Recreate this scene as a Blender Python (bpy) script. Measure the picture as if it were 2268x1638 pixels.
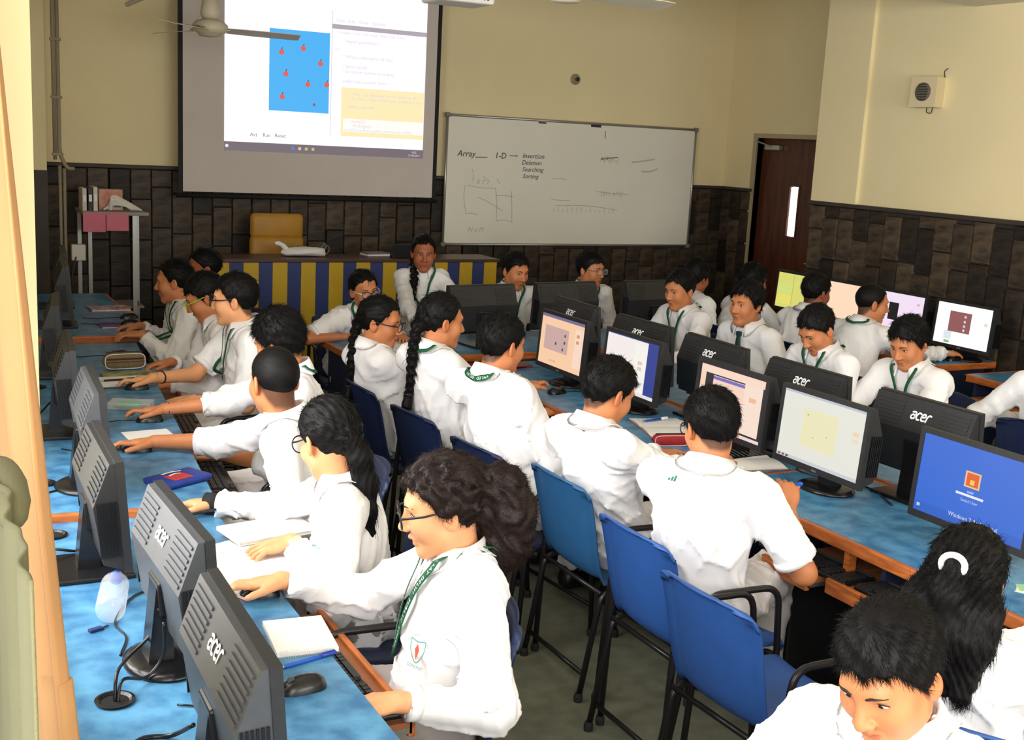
import bpy, bmesh, math, random
import numpy as np
from mathutils import Vector, Matrix

random.seed(7)
RNG = np.random.default_rng(7)
S = bpy.context.scene
for o in list(bpy.data.objects):
    bpy.data.objects.remove(o, do_unlink=True)
COL = S.collection
PI = math.pi
rad = math.radians

# ------------------------------------------------------------------ camera
cam_d = bpy.data.cameras.new('camera'); cam = bpy.data.objects.new('camera', cam_d); COL.objects.link(cam)
cam_d.sensor_width = 36.0; cam_d.lens = 2604.0/2268.0*36.0; cam_d.clip_start = 0.05; cam_d.clip_end = 100
_yaw, _th, _r = rad(28.0), rad(11.0), rad(3.0)
_h = Vector((math.sin(_yaw), math.cos(_yaw), 0)); _R0 = Vector((math.cos(_yaw), -math.sin(_yaw), 0))
_F = _h*math.cos(_th) + Vector((0, 0, -math.sin(_th))); _U0 = _h*math.sin(_th) + Vector((0, 0, math.cos(_th)))
_R = _R0*math.cos(_r) + _U0*math.sin(_r); _U = _U0*math.cos(_r) - _R0*math.sin(_r)
cam.matrix_world = Matrix(((_R.x, _U.x, -_F.x, 0), (_R.y, _U.y, -_F.y, 0), (_R.z, _U.z, -_F.z, 1.96), (0, 0, 0, 1)))
S.camera = cam

# ------------------------------------------------------------------ world, light, exposure
W = bpy.data.worlds.new('sky'); S.world = W; W.use_nodes = True
_bg = W.node_tree.nodes['Background']; _bg.inputs[0].default_value = (0.80, 0.90, 1.0, 1); _bg.inputs[1].default_value = 1.5

def area(name, loc, size, power, col, aim):
    l = bpy.data.lights.new(name, 'AREA'); l.shape = 'RECTANGLE'; l.size, l.size_y = size; l.energy = power; l.color = col
    o = bpy.data.objects.new(name, l); COL.objects.link(o); o.location = loc
    o.rotation_euler = Vector(aim).to_track_quat('-Z', 'Y').to_euler()
    return o
# daylight through the two windows of the left wall and the windows of the rear wall
area('window_daylight', (-0.22, -0.90, 1.95), (3.4, 2.0), 215, (1.0, 0.98, 0.96), (1, 0.25, -0.08))
area('window_daylight', (-0.22, 3.3, 1.95), (1.8, 1.9), 120, (1.0, 0.98, 0.97), (1, 0.0, -0.12))
area('window_daylight', (3.4, -3.35, 1.95), (4.6, 2.0), 210, (1.0, 0.97, 0.94), (0, 1, 0.04))
S.view_settings.view_transform = 'Standard'; S.view_settings.look = 'None'
S.view_settings.exposure = 0.0; S.view_settings.gamma = 1.0; S.view_settings.use_curve_mapping = False

# ------------------------------------------------------------------ materials
MATS = {}
def mat(name, col, rough=0.6, var=0.0, scale=8.0, col2=None, bump=0.0, bscale=60.0, metal=0.0, stretch=(1, 1, 1), spec=0.4,
        objvar=0.0, detail=4.0, coat=0.0, sub=0.0):
    """Principled material: noise mix of col and col2 (or darker col), optional relief and per-object variation."""
    if name in MATS: return MATS[name]
    m = bpy.data.materials.new(name); m.use_nodes = True; nt = m.node_tree; N = nt.nodes; L = nt.links
    b = N['Principled BSDF']; b.inputs['Roughness'].default_value = rough; b.inputs['Metallic'].default_value = metal
    b.inputs['Specular IOR Level'].default_value = spec; b.inputs['Coat Weight'].default_value = coat
    if sub:
        b.inputs['Subsurface Weight'].default_value = sub; b.inputs['Subsurface Radius'].default_value = (0.010, 0.004, 0.002)
    c = (*col, 1); b.inputs['Base Color'].default_value = c
    if var or col2 or bump or objvar:
        tc = N.new('ShaderNodeTexCoord'); mp = N.new('ShaderNodeMapping'); mp.inputs['Scale'].default_value = stretch
        L.new(tc.outputs['Object'], mp.inputs[0])
    out = None
    if var or col2:
        n = N.new('ShaderNodeTexNoise'); n.inputs['Scale'].default_value = scale; n.inputs['Detail'].default_value = detail
        L.new(mp.outputs[0], n.inputs[0])
        rp = N.new('ShaderNodeValToRGB'); rp.color_ramp.elements[0].position = 0.33; rp.color_ramp.elements[1].position = 0.67
        k = col2 if col2 else tuple(x*(1-var) for x in col)
        rp.color_ramp.elements[0].color = (*k, 1); rp.color_ramp.elements[1].color = c
        L.new(n.outputs[0], rp.inputs[0]); out = rp.outputs[0]
    if objvar:
        oi = N.new('ShaderNodeObjectInfo'); mm = N.new('ShaderNodeMapRange'); mm.inputs[3].default_value = 1-objvar; mm.inputs[4].default_value = 1+objvar
        L.new(oi.outputs['Random'], mm.inputs[0])
        mx = N.new('ShaderNodeVectorMath'); mx.operation = 'SCALE'
        if out: L.new(out, mx.inputs[0])
        else: mx.inputs[0].default_value = col
        L.new(mm.outputs[0], mx.inputs['Scale']); out = mx.outputs[0]
    if out: L.new(out, b.inputs['Base Color'])
    if bump:
        n2 = N.new('ShaderNodeTexNoise'); n2.inputs['Scale'].default_value = bscale; n2.inputs['Detail'].default_value = 3
        L.new(mp.outputs[0], n2.inputs[0]); bp = N.new('ShaderNodeBump'); bp.inputs['Strength'].default_value = bump; bp.inputs['Distance'].default_value = 0.01
        L.new(n2.outputs[0], bp.inputs['Height']); L.new(bp.outputs[0], b.inputs['Normal'])
    MATS[name] = m
    return m

def emit(name, col, strength=1.0):
    if name in MATS: return MATS[name]
    m = bpy.data.materials.new(name); m.use_nodes = True; b = m.node_tree.nodes['Principled BSDF']
    b.inputs['Base Color'].default_value = (0.01, 0.01, 0.01, 1); b.inputs['Roughness'].default_value = 0.5
    b.inputs['Emission Color'].default_value = (*col, 1); b.inputs['Emission Strength'].default_value = strength
    MATS[name] = m
    return m

def glassy(name, col, alpha, rough=0.08):
    m = bpy.data.materials.new(name); m.use_nodes = True; b = m.node_tree.nodes['Principled BSDF']
    b.inputs['Base Color'].default_value = (*col, 1); b.inputs['Alpha'].default_value = alpha; b.inputs['Roughness'].default_value = rough
    MATS[name] = m
    return m

def srgb(r, g, b):
    f = lambda v: (v/255)/12.92 if v/255 <= 0.04045 else (((v/255)+0.055)/1.055)**2.4
    return (f(r), f(g), f(b))

WALL = mat('cream_paint', srgb(238, 222, 176), 0.75, 0.06, 1.2, bump=0.05, bscale=40)
WHITEP = mat('ceiling_paint', srgb(222, 216, 200), 0.8)
FLOOR = mat('floor_stone', srgb(120, 120, 100), 0.5, 0.0, 14.0, srgb(100, 102, 86), bump=0.03, bscale=30)
SLATE = mat('slate', srgb(76, 62, 46), 0.6, 0.0, 9.0, srgb(40, 34, 28), bump=0.5, bscale=25, objvar=0.7, stretch=(1, 1, 2.2))
MORTAR = mat('mortar', srgb(52, 46, 40), 0.9)
COPING = mat('slate_coping', srgb(62, 56, 48), 0.6, 0.3, 6)
WOOD = mat('teak_lipping', srgb(196, 112, 52), 0.42, 0.0, 10, srgb(150, 78, 32), stretch=(1, 1, 6), bump=0.08)
WOODY = mat('teak_lipping_long', srgb(198, 114, 54), 0.42, 0.0, 14, srgb(150, 78, 32), stretch=(4, 0.6, 4), bump=0.08)
DOORW = mat('door_veneer', srgb(96, 48, 26), 0.4, 0.0, 6, srgb(66, 32, 18), stretch=(3, 3, 0.4))
BLUELAM = mat('blue_laminate', srgb(90, 150, 188), 0.35, 0.0, 15.0, srgb(52, 104, 148), detail=12.0, bump=0.02)
NAVYP = mat('navy_panel', srgb(36, 44, 72), 0.6)
BLACKP = mat('black_plastic', srgb(40, 40, 42), 0.45, 0.2, 30)
GREYP = mat('grey_plastic', srgb(72, 74, 78), 0.40, 0.15, 25)
DARKM = mat('dark_gloss_plastic', srgb(22, 22, 24), 0.25)
BLACKT = mat('black_tube', srgb(30, 28, 30), 0.3, metal=0.2)
RUBBER = mat('rubber', srgb(34, 33, 33), 0.8)
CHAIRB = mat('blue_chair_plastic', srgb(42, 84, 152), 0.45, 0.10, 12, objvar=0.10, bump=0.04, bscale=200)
WHITEC = mat('white_paper', srgb(238, 236, 232), 0.8, 0.04, 5)
WHITEPL = mat('white_plastic', srgb(225, 222, 214), 0.45)
STEEL = mat('steel', srgb(170, 170, 170), 0.3, metal=0.9)
YELLOWP = mat('yellow_laminate', srgb(214, 176, 40), 0.5, 0.12, 5)
BLUEP = mat('blue_stripe_laminate', srgb(50, 66, 128), 0.5, 0.2, 5)
INK = mat('marker_ink', srgb(48, 48, 56), 0.7)
LOGO = mat('logo_white', srgb(236, 236, 236), 0.4)

# ------------------------------------------------------------------ mesh helpers
class MB:
    """Collects geometry; build() links it as one mesh object."""
    def __init__(s): s.v = []; s.f = []; s.n = 0; s.mi = []; s.cur = 0
    def add(s, v, f, M=None):
        v = np.asarray(v, float)
        if M is not None:
            M = np.asarray(M); v = v @ M[:3, :3].T + M[:3, 3]
        s.v.append(v); s.f += [tuple(i+s.n for i in q) for q in f]; s.mi += [s.cur]*len(f); s.n += len(v)
        return s
    def box(s, x0, x1, y0, y1, z0, z1, M=None):
        v = [(x, y, z) for z in (z0, z1) for y in (y0, y1) for x in (x0, x1)]
        return s.add(v, [(0, 2, 3, 1), (4, 5, 7, 6), (0, 1, 5, 4), (2, 6, 7, 3), (0, 4, 6, 2), (1, 3, 7, 5)], M)
    def rbox(s, x0, x1, y0, y1, z0, z1, r=0.005, seg=2, M=None):
        bm = bmesh.new(); bmesh.ops.create_cube(bm, size=1)
        for q in bm.verts: q.co = Vector(((x0+x1)/2+q.co.x*(x1-x0), (y0+y1)/2+q.co.y*(y1-y0), (z0+z1)/2+q.co.z*(z1-z0)))
        bmesh.ops.bevel(bm, geom=bm.edges[:], offset=r, segments=seg, affect='EDGES', profile=0.5)
        v = [tuple(q.co) for q in bm.verts]; bm.verts.index_update(); f = [tuple(q.index for q in p.verts) for p in bm.faces]; bm.free()
        return s.add(v, f, M)
    def prism(s, poly, a, b, axis='x', M=None):
        """poly: 2D outline; extruded from a to b along axis ('x': poly=(y,z); 'y': (x,z); 'z': (x,y))."""
        n = len(poly); mk = {'x': lambda p, t: (t, p[0], p[1]), 'y': lambda p, t: (p[0], t, p[1]), 'z': lambda p, t: (p[0], p[1], t)}[axis]
        v = [mk(p, a) for p in poly] + [mk(p, b) for p in poly]
        f = [(i, (i+1) % n, n+(i+1) % n, n+i) for i in range(n)] + [tuple(range(n-1, -1, -1)), tuple(range(n, 2*n))]
        return s.add(v, f, M)
    def lathe(s, prof, n=20, M=None, cap=True):
        v = []; f = []
        for r, z in prof:
            for k in range(n): v.append((r*math.cos(2*PI*k/n), r*math.sin(2*PI*k/n), z))
        for i in range(len(prof)-1):
            for k in range(n): f.append((i*n+k, i*n+(k+1) % n, (i+1)*n+(k+1) % n, (i+1)*n+k))
        if cap: f += [tuple(range(n-1, -1, -1)), tuple(range((len(prof)-1)*n, len(prof)*n))]
        return s.add(v, f, M)
    def tube(s, path, r, n=8, closed=False, M=None):
        P = np.asarray(path, float); m = len(P); R = np.broadcast_to(np.asarray(r, float), (m,))
        T = np.roll(P, -1, 0)-np.roll(P, 1, 0)
        if not closed: T[0] = P[1]-P[0]; T[-1] = P[-1]-P[-2]
        T /= np.linalg.norm(T, axis=1)[:, None]+1e-12
        u = np.cross(T[0], (0, 0, 1.0)); u = u if np.linalg.norm(u) > 1e-3 else np.cross(T[0], (0, 1.0, 0)); v = []
        for i in range(m):
            u = u-T[i]*(u@T[i]); u /= np.linalg.norm(u)+1e-12; w = np.cross(T[i], u)
            for k in range(n):
                a = 2*PI*k/n; v.append(P[i]+R[i]*(math.cos(a)*u+math.sin(a)*w))
        f = []
        for i in range(m if closed else m-1):
            j = (i+1) % m
            for k in range(n): f.append((i*n+k, i*n+(k+1) % n, j*n+(k+1) % n, j*n+k))
        if not closed: f += [tuple(range(n-1, -1, -1)), tuple(range((m-1)*n, m*n))]
        return s.add(v, f, M)
    def sphere(s, c, r, n=12, M=None):
        r = (r, r, r) if np.isscalar(r) else r; v = [(c[0], c[1], c[2]-r[2])]; f = []; h = n//2
        for i in range(1, h):
            t = PI*i/h
            for k in range(n): v.append((c[0]+r[0]*math.sin(t)*math.cos(2*PI*k/n), c[1]+r[1]*math.sin(t)*math.sin(2*PI*k/n), c[2]-r[2]*math.cos(t)))
        v.append((c[0], c[1], c[2]+r[2])); top = len(v)-1
        for k in range(n): f.append((0, 1+(k+1) % n, 1+k)); f.append((top, 1+(h-2)*n+k, 1+(h-2)*n+(k+1) % n))
        for i in range(h-2):
            for k in range(n): f.append((1+i*n+k, 1+i*n+(k+1) % n, 1+(i+1)*n+(k+1) % n, 1+(i+1)*n+k))
        return s.add(v, f, M)
    def grid(s, P, M=None):
        P = np.asarray(P, float); a, b = P.shape[:2]
        return s.add(P.reshape(-1, 3), [(i*b+j, (i+1)*b+j, (i+1)*b+j+1, i*b+j+1) for i in range(a-1) for j in range(b-1)], M)
    def rect(s, x0, x1, z0, z1, y=0.0, M=None):
        """flat upright rectangle in the xz plane facing +y"""
        return s.add([(x0, y, z0), (x1, y, z0), (x1, y, z1), (x0, y, z1)], [(0, 3, 2, 1)], M)
    def stroke(s, pts, w, y=0.0, M=None, axis='xz'):
        """flat pen stroke through 2D points, width w"""
        P = np.asarray(pts, float); T = np.gradient(P, axis=0); T /= np.linalg.norm(T, axis=1)[:, None]+1e-9
        Nn = np.stack([-T[:, 1], T[:, 0]], 1)*w/2; A = P+Nn; B = P-Nn
        mk = (lambda p: (p[0], y, p[1])) if axis == 'xz' else (lambda p: (p[0], p[1], y))
        v = [mk(p) for p in A]+[mk(p) for p in B]; n = len(P)
        return s.add(v, [(i, i+1, n+i+1, n+i) for i in range(n-1)], M)
    def build(s, name, material, parent=None, smooth=False, loc=None, rot=0.0):
        me = bpy.data.meshes.new(name)
        me.from_pydata([tuple(q) for q in np.concatenate(s.v)], [], s.f)
        for m in (material if isinstance(material, (list, tuple)) else [material]): me.materials.append(m)
        if isinstance(material, (list, tuple)): me.polygons.foreach_set('material_index', s.mi)
        if smooth: me.polygons.foreach_set('use_smooth', [True]*len(me.polygons))
        me.update()
        return link(name, me, parent, loc, rot)

def link(name, me, parent=None, loc=None, rot=0.0):
    o = bpy.data.objects.new(name, me); COL.objects.link(o); o.parent = parent
    if loc is not None: o.location = loc
    if rot: o.rotation_euler = (0, 0, rot)
    return o
def smooth_angle(o, deg=40):
    me = o.data; me.polygons.foreach_set('use_smooth', [True]*len(me.polygons))
    me.set_sharp_from_angle(angle=rad(deg)); return o
def tag(o, label, cat, group=None):
    o['label'] = label; o['category'] = cat
    if group: o['group'] = group
    return o
def stuff(o): o['kind'] = 'stuff'; return o
def struct(o): o['kind'] = 'structure'; return o
def thing(name, label, cat, loc=(0, 0, 0), rot=0.0, group=None):
    o = bpy.data.objects.new(name, None); COL.objects.link(o); o.location = loc; o.rotation_euler = (0, 0, rot); o.empty_display_size = 0.1
    return tag(o, label, cat, group)
def copy_tree(o, parent=None):
    c = o.copy(); COL.objects.link(c); c.parent = parent
    for ch in list(o.children): copy_tree(ch, c)
    return c
def TR(loc=(0, 0, 0), rz=0.0, rx=0.0, ry=0.0):
    return np.array(Matrix.Translation(loc) @ Matrix.Rotation(rz, 4, 'Z') @ Matrix.Rotation(ry, 4, 'Y') @ Matrix.Rotation(rx, 4, 'X'))
def arc(c, r, a0, a1, n=8):
    return [(c[0]+r*math.cos(a0+(a1-a0)*i/n), c[1]+r*math.sin(a0+(a1-a0)*i/n)) for i in range(n+1)]
def bend(pts, r=0.05, n=5):
    """round the corners of a 3D polyline"""
    P = [np.asarray(p, float) for p in pts]; out = [P[0]]
    for i in range(1, len(P)-1):
        a, b, c = P[i-1], P[i], P[i+1]; d1 = (a-b); d2 = (c-b); l1, l2 = np.linalg.norm(d1), np.linalg.norm(d2); t = min(r, l1*0.49, l2*0.49)
        p, q = b+d1/l1*t, b+d2/l2*t
        for k in range(n+1):
            u = k/n; out.append((1-u)**2*p+2*u*(1-u)*b+u*u*q)
    out.append(P[-1]); return np.array(out)
def curve_pts(pts, n=8):
    """Catmull-Rom through points"""
    P = np.asarray(pts, float); P = np.vstack([2*P[0]-P[1], P, 2*P[-1]-P[-2]]); out = []
    for i in range(1, len(P)-2):
        for k in range(n):
            t = k/n; a, b, c, d = P[i-1], P[i], P[i+1], P[i+2]
            out.append(0.5*((2*b)+(-a+c)*t+(2*a-5*b+4*c-d)*t*t+(-a+3*b-3*c+d)*t**3))
    out.append(P[-2]); return np.array(out)
def text_mesh(txt, size, M, mb, italic=0.0, bold=0.0):
    """lettering as flat faces in the local xy plane of M"""
    cu = bpy.data.curves.new('lettering', 'FONT'); cu.body = txt; cu.size = size; cu.resolution_u = 2; cu.shear = italic; cu.offset = bold
    cu.align_x = 'CENTER'; cu.align_y = 'CENTER'
    o = bpy.data.objects.new('lettering', cu); COL.objects.link(o)
    me = o.to_mesh(); v = np.zeros(len(me.vertices)*3); me.vertices.foreach_get('co', v); f = [tuple(p.vertices) for p in me.polygons]
    if len(f): mb.add(v.reshape(-1, 3), f, M)
    o.to_mesh_clear(); bpy.data.objects.remove(o); bpy.data.curves.remove(cu)
# ------------------------------------------------------------------ the room
XL, XR, YF, YB, ZC = 0.20, 6.35, 9.53, -3.5, 3.5
XA, YA, DADO = 7.33, 7.10, 1.60
struct(MB().box(-0.6, 7.8, YB-0.2, YF+0.2, -0.1, 0).build('floor', FLOOR))
struct(MB().box(-0.6, 7.8, YB-0.2, YF+0.2, ZC, ZC+0.1).build('ceiling', WHITEP))
struct(MB().box(0.2, XR, 5.25, 5.74, 2.98, ZC).build('trim_1', WHITEP))      # ceiling beam
wf = struct(MB().box(-0.05, XA+0.2, YF, YF+0.2, 0, ZC).build('wall_front', WALL))
wr = struct(MB().box(XR, XA+0.2, YB-0.2, YA, 0, ZC).build('wall_right', WALL))
# pilaster steps on the right wall
struct(MB().box(XR-0.03, XR, 6.62, YA, DADO+0.03, ZC).build('trim_2', WALL))
# alcove wall with the door opening (y 8.06..9.04)
wa = MB().box(XA, XA+0.2, 9.04, YF, 0, ZC).box(XA, XA+0.2, YA, 8.06, 0, ZC).box(XA, XA+0.2, 8.06, 9.04, 2.11, ZC)
wa = struct(wa.build('wall_alcove', WALL))
wb = struct(MB().box(-0.05, XA+0.2, YB-0.2, YB, 0, 0.85).box(-0.05, XA+0.2, YB-0.2, YB, 2.95, ZC)
            .box(-0.05, 1.0, YB-0.2, YB, 0.85, 2.95).box(5.8, XA+0.2, YB-0.2, YB, 0.85, 2.95).build('wall_back', WALL))
wl = MB().box(-0.05, XL, YB, YF, 0, 0.85).box(-0.05, XL, YB, YF, 2.95, ZC).box(-0.05, XL, 2.02, 2.4, 0.85, 2.95)
wl.box(-0.05, XL, 4.25, YF, 0.85, 2.95).box(-0.05, XL, YB, -2.6, 0.85, 2.95)
struct(wl.build('wall_left', WALL))
def window(name, y0, y1):
    w = MB()
    for y in np.linspace(y0, y1, 4): w.box(-0.04, 0.0, y-0.025, y+0.025, 0.85, 2.95)
    for z in (0.875, 2.925): w.box(-0.04, 0.0, y0, y1, z-0.025, z+0.025)
    struct(w.build(name, mat('window_frame_paint', srgb(150, 140, 120), 0.5)))
window('window_1', 2.4, 4.25)
# pilaster in the far left corner
struct(MB().box(0.2, 1.0, 9.2, YF, 0, ZC).build('trim_3', WALL))
struct(MB().box(0.2, 1.0, 9.17, 9.2, 0, DADO-0.02).build('trim_4', COPING))

# slate wainscot: every tile is its own piece
TW, TH = 0.158, 0.315
def tile_mesh(w, h, d, seed):
    r = random.Random(seed); b = 0.006; m = MB()
    j = [r.uniform(-0.003, 0.003) for _ in range(8)]
    v = [(-w/2, 0, -h/2), (w/2, 0, -h/2), (w/2, 0, h/2), (-w/2, 0, h/2),
         (-w/2+b, -d+j[0], -h/2+b), (w/2-b, -d+j[1], -h/2+b), (w/2-b, -d+j[2], h/2-b), (-w/2+b, -d+j[3], h/2-b), (j[4]*5, -d-0.004, j[5]*9)]
    m.add(v, [(0, 1, 5, 4), (1, 2, 6, 5), (2, 3, 7, 6), (3, 0, 4, 7), (4, 5, 8), (5, 6, 8), (6, 7, 8), (7, 4, 8)])
    o = m.build('tile', SLATE); me = o.data; bpy.data.objects.remove(o); return me
TILES = [tile_mesh(TW-0.004, TH-0.004, 0.018+0.004*(i % 4), i) for i in range(8)]
TILEH = [tile_mesh(TW-0.004, TH/2-0.004, 0.018+0.004*(i % 3), 20+i) for i in range(5)]
def wainscot(wall, p0, direction, length, rot, vis):
    """tiles along a wall, p0 start, unit direction; vis(s,z) says whether a tile shows from the room"""
    n = int(round(length/TW)); w = length/n
    for i in range(n):
        z = -random.choice((0.0, 0.2, 0.35, 0.5, 0.65, 0.8))*TH
        while z < DADO-0.01:
            s = (i+0.5)*w; z0, z1 = max(z, 0), min(z+TH, DADO)
            if vis(s, (z0+z1)/2):
                if z1-z0 < 0.03: z += TH; continue
                full = (z1-z0) > TH*0.6
                me = random.choice(TILES if full else TILEH)
                o = link('tile', me, wall, (p0[0]+direction[0]*s, p0[1]+direction[1]*s, (z0+z1)/2), rot)
                o.scale = (w/TW, random.uniform(0.8, 1.25), (z1-z0)/(TH if full else TH/2))
            z += TH
front_back = struct(MB().box(1.0, XA, YF-0.004, YF+0.05, 0, DADO).build('trim_5', MORTAR))
wainscot(wf, (1.0, YF-0.004), (1, 0), XA-1.0, 0, lambda s, z: not (2.2 < 1.0+s < 4.15 and z < 0.8) and not (4.45 < 1.0+s < 6.75 and 1.15 < z < 1.6) and z > 0.25)
struct(MB().box(XR-0.004, XR+0.05, -1.0, YA, 0, DADO).build('trim_6', MORTAR))
wainscot(wr, (XR-0.004, YA), (0, -1), 4.6, -PI/2, lambda s, z: z > 0.25)
struct(MB().box(XA-0.004, XA+0.05, 9.06, YF, 0, DADO).build('trim_7', MORTAR))
wainscot(wa, (XA-0.004, YF-0.03), (0, -1), 0.44, -PI/2, lambda s, z: True)
for i, b in enumerate([(1.0, XA, YF-0.045, YF), (XA-0.045, XA, 9.05, YF-0.045), (XR-0.05, XR, -1.0, YA+0.02)]):
    struct(MB().rbox(b[0], b[1], b[2], b[3], DADO, DADO+0.03, 0.006).build('trim_%d' % (8+i), COPING))

# door with its reveal, closer and bright vision slit
dr = MB().box(XA-0.02, XA+0.16, 9.04, 9.09, 0, 2.15).box(XA-0.02, XA+0.16, 8.01, 8.06, 0, 2.15).box(XA-0.02, XA+0.16, 8.06, 9.04, 2.11, 2.15)
struct(dr.build('trim_11', mat('door_frame_paint', srgb(176, 160, 128), 0.6)))
d = MB()
D0 = XA+0.06
d.box(D0, D0+0.04, 8.062, 8.47, 0.01, 2.115).box(D0, D0+0.04, 8.60, 9.035, 0.01, 2.115).box(D0, D0+0.04, 8.47, 8.60, 0.01, 1.22).box(D0, D0+0.04, 8.47, 8.60, 1.68, 2.115)
door = struct(d.build('door_1', DOORW))
MB().box(D0+0.015, D0+0.025, 8.475, 8.595, 1.225, 1.675).build('pane', emit('corridor_daylight', (1, 0.98, 0.95), 2.2), door)
e = MB().box(D0-0.006, D0, 8.455, 8.475, 1.2, 1.7).box(D0-0.006, D0, 8.595, 8.615, 1.2, 1.7).box(D0-0.006, D0, 8.475, 8.595, 1.2, 1.22).box(D0-0.006, D0, 8.475, 8.595, 1.68, 1.7)
e.build('slit_frame', DOORW, door)
MB().rbox(D0-0.05, D0, 8.74, 8.96, 2.0, 2.05, 0.008).tube([(D0-0.03, 8.80, 2.02), (D0-0.10, 9.02, 2.08)], 0.008).build('door_closer', STEEL, door)
MB().tube(bend([(D0, 8.14, 1.0), (D0-0.05, 8.14, 1.0), (D0-0.05, 8.25, 1.0)], 0.02), 0.009).build('door_handle', STEEL, door)

# ------------------------------------------------------------------ wall things
# pull-down projection screen with the projected desktop
SY = 9.30
sc = thing('projection_screen', 'large grey pull-down projection screen with black borders on the front wall', 'screen', (3.03, SY, 1.42))
sx = lambda x: x-3.03
MB().box(sx(1.99), sx(4.08), -0.004, 0.004, 0.03, 1.78).build('fabric', mat('screen_fabric', srgb(206, 197, 190), 0.8, 0.05, 3), sc)
for x_ in (1.955, 4.08): MB().box(sx(x_), sx(x_+0.035), -0.005, 0.005, 0, 1.80).build('side_border', mat('screen_border', srgb(18, 17, 18), 0.7), sc)
MB().tube([(sx(1.94), 0, 0.0), (sx(4.13), 0, 0.0)], 0.018, 10).build('bottom_bar', MATS['screen_border'], sc, True)
MB().rbox(sx(1.88), sx(4.19), -0.06, 0.06, 1.78, 1.90, 0.02).build('case', WHITEPL, sc)
pic = MB().rect(sx(2.305), sx(3.98), 1.845-1.42, 3.12-1.42, -0.006).build('projected_desktop', emit('projected_white', (0.97, 0.94, 1.0), 1.05), sc)
def pj(x0, x1, z0, z1, col, st=1.0, dy=0.0, name='window_area'):
    m = 'proj_%d_%d_%d_%d' % (int(col[0]*255), int(col[1]*255), int(col[2]*255), int(st*100))
    return MB().rect(sx(x0), sx(x1), z0-1.42, z1-1.42, -0.008-dy).build(name, emit(m, col, st), pic)
pj(2.305, 3.985, 1.775, 1.845, srgb(120, 108, 116), 0.9, 0, 'taskbar')
pj(2.655, 3.145, 2.10, 2.725, srgb(70, 178, 245), 1.0, 0, 'game_field')
pj(3.16, 3.98, 2.765, 2.80, srgb(176, 166, 176), 1.0, 0.001, 'tab_bar')
pj(3.16, 3.165, 1.93, 2.90, srgb(214, 208, 222), 1.0, 0.001, 'window_edge')
pj(3.25, 3.975, 1.93, 2.315, srgb(255, 236, 184), 1.0, 0.001, 'code_block')
pj(3.27, 3.975, 1.965, 2.07, srgb(255, 252, 246), 1.0, 0.002, 'code_block')
for (ax, az) in [(2.752, 2.551), (2.927, 2.592), (3.07, 2.485), (2.788, 2.388), (2.969, 2.317), (3.125, 2.324), (2.761, 2.21)]:
    MB().prism(arc((sx(ax), az-1.42), 0.021, 0, 2*PI, 14)[:-1], -0.0085, -0.0100, 'y').build('apple', emit('apple_red', srgb(226, 92, 84), 1.0), pic)
    MB().stroke([(sx(ax), az-1.42+0.019), (sx(ax)+0.006, az-1.42+0.036)], 0.006, -0.0102).build('apple_stalk', emit('apple_dark', srgb(70, 60, 70), 1), pic)
MB().prism(arc((sx(3.024), 2.163-1.42), 0.012, 0, 2*PI, 12)[:-1], -0.0085, -0.010, 'y').build('worm', emit('worm_grey', srgb(140, 90, 110), 1), pic)
lines = MB(); FT = TR((0, -0.0125, 0), 0, PI/2)
def ptext(t, x, z, size): text_mesh(t, size, TR((sx(x), -0.0115, z-1.42), 0, PI/2), lines)
for t, x, z in [('import greenfoot.*;', 3.42, 2.675), ('/**', 3.21, 2.60), ('* Write a description of class', 3.47, 2.555), ('* (your name)', 3.36, 2.48), ('* (a version number or a date)', 3.48, 2.44),
                ('public class extends Actor', 3.45, 2.365), ('* Act - do whatever the a1 wants to do', 3.62, 2.265), ('* the Act or Run button gets pressed in the', 3.63, 2.23), ('public void act()', 3.42, 2.165),
                ('move(2);', 3.40, 2.05), ('if(atEdge())', 3.43, 2.015), ('turn(Greenfoot.getRandomNumber(90));', 3.58, 1.98)]: ptext(t, x, z, 0.036)
ptext('Class   Edit   Tools   Options', 3.40, 2.83, 0.036); ptext('Compile  Undo  Cut  Copy  Paste  Find  Close', 3.50, 2.74, 0.03)
stuff(lines.build('code_text', emit('code_ink', srgb(222, 208, 222), 1.0), pic))
tx = MB()
text_mesh('Act', 0.04, TR((sx(2.535), -0.0115, 1.905-1.42), 0, PI/2), tx); text_mesh('Run', 0.04, TR((sx(2.64), -0.0115, 1.905-1.42), 0, PI/2), tx); text_mesh('Reset', 0.04, TR((sx(2.75), -0.0115, 1.905-1.42), 0, PI/2), tx)
stuff(tx.build('button_text', emit('button_ink', srgb(120, 110, 120), 1), pic))
for x, c in [(2.325, (235, 235, 240)), (2.855, (70, 130, 235)), (2.91, (225, 190, 170)), (2.965, (200, 190, 120)), (3.02, (200, 190, 120))]:
    MB().prism(arc((sx(x), 1.812-1.42), 0.013, 0, 2*PI, 10)[:-1], -0.010, -0.0115, 'y').build('taskbar_icon', emit('icon_%d_%d_%d' % c, srgb(*c), 1), pic)
cl = MB(); text_mesh('9:02', 0.024, TR((sx(3.90), -0.0115, 1.822-1.42), 0, PI/2), cl); text_mesh('21-08-2017', 0.022, TR((sx(3.90), -0.0115, 1.796-1.42), 0, PI/2), cl)
stuff(cl.build('clock_text', emit('clock_ink', srgb(225, 220, 225), 1), pic))

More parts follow.
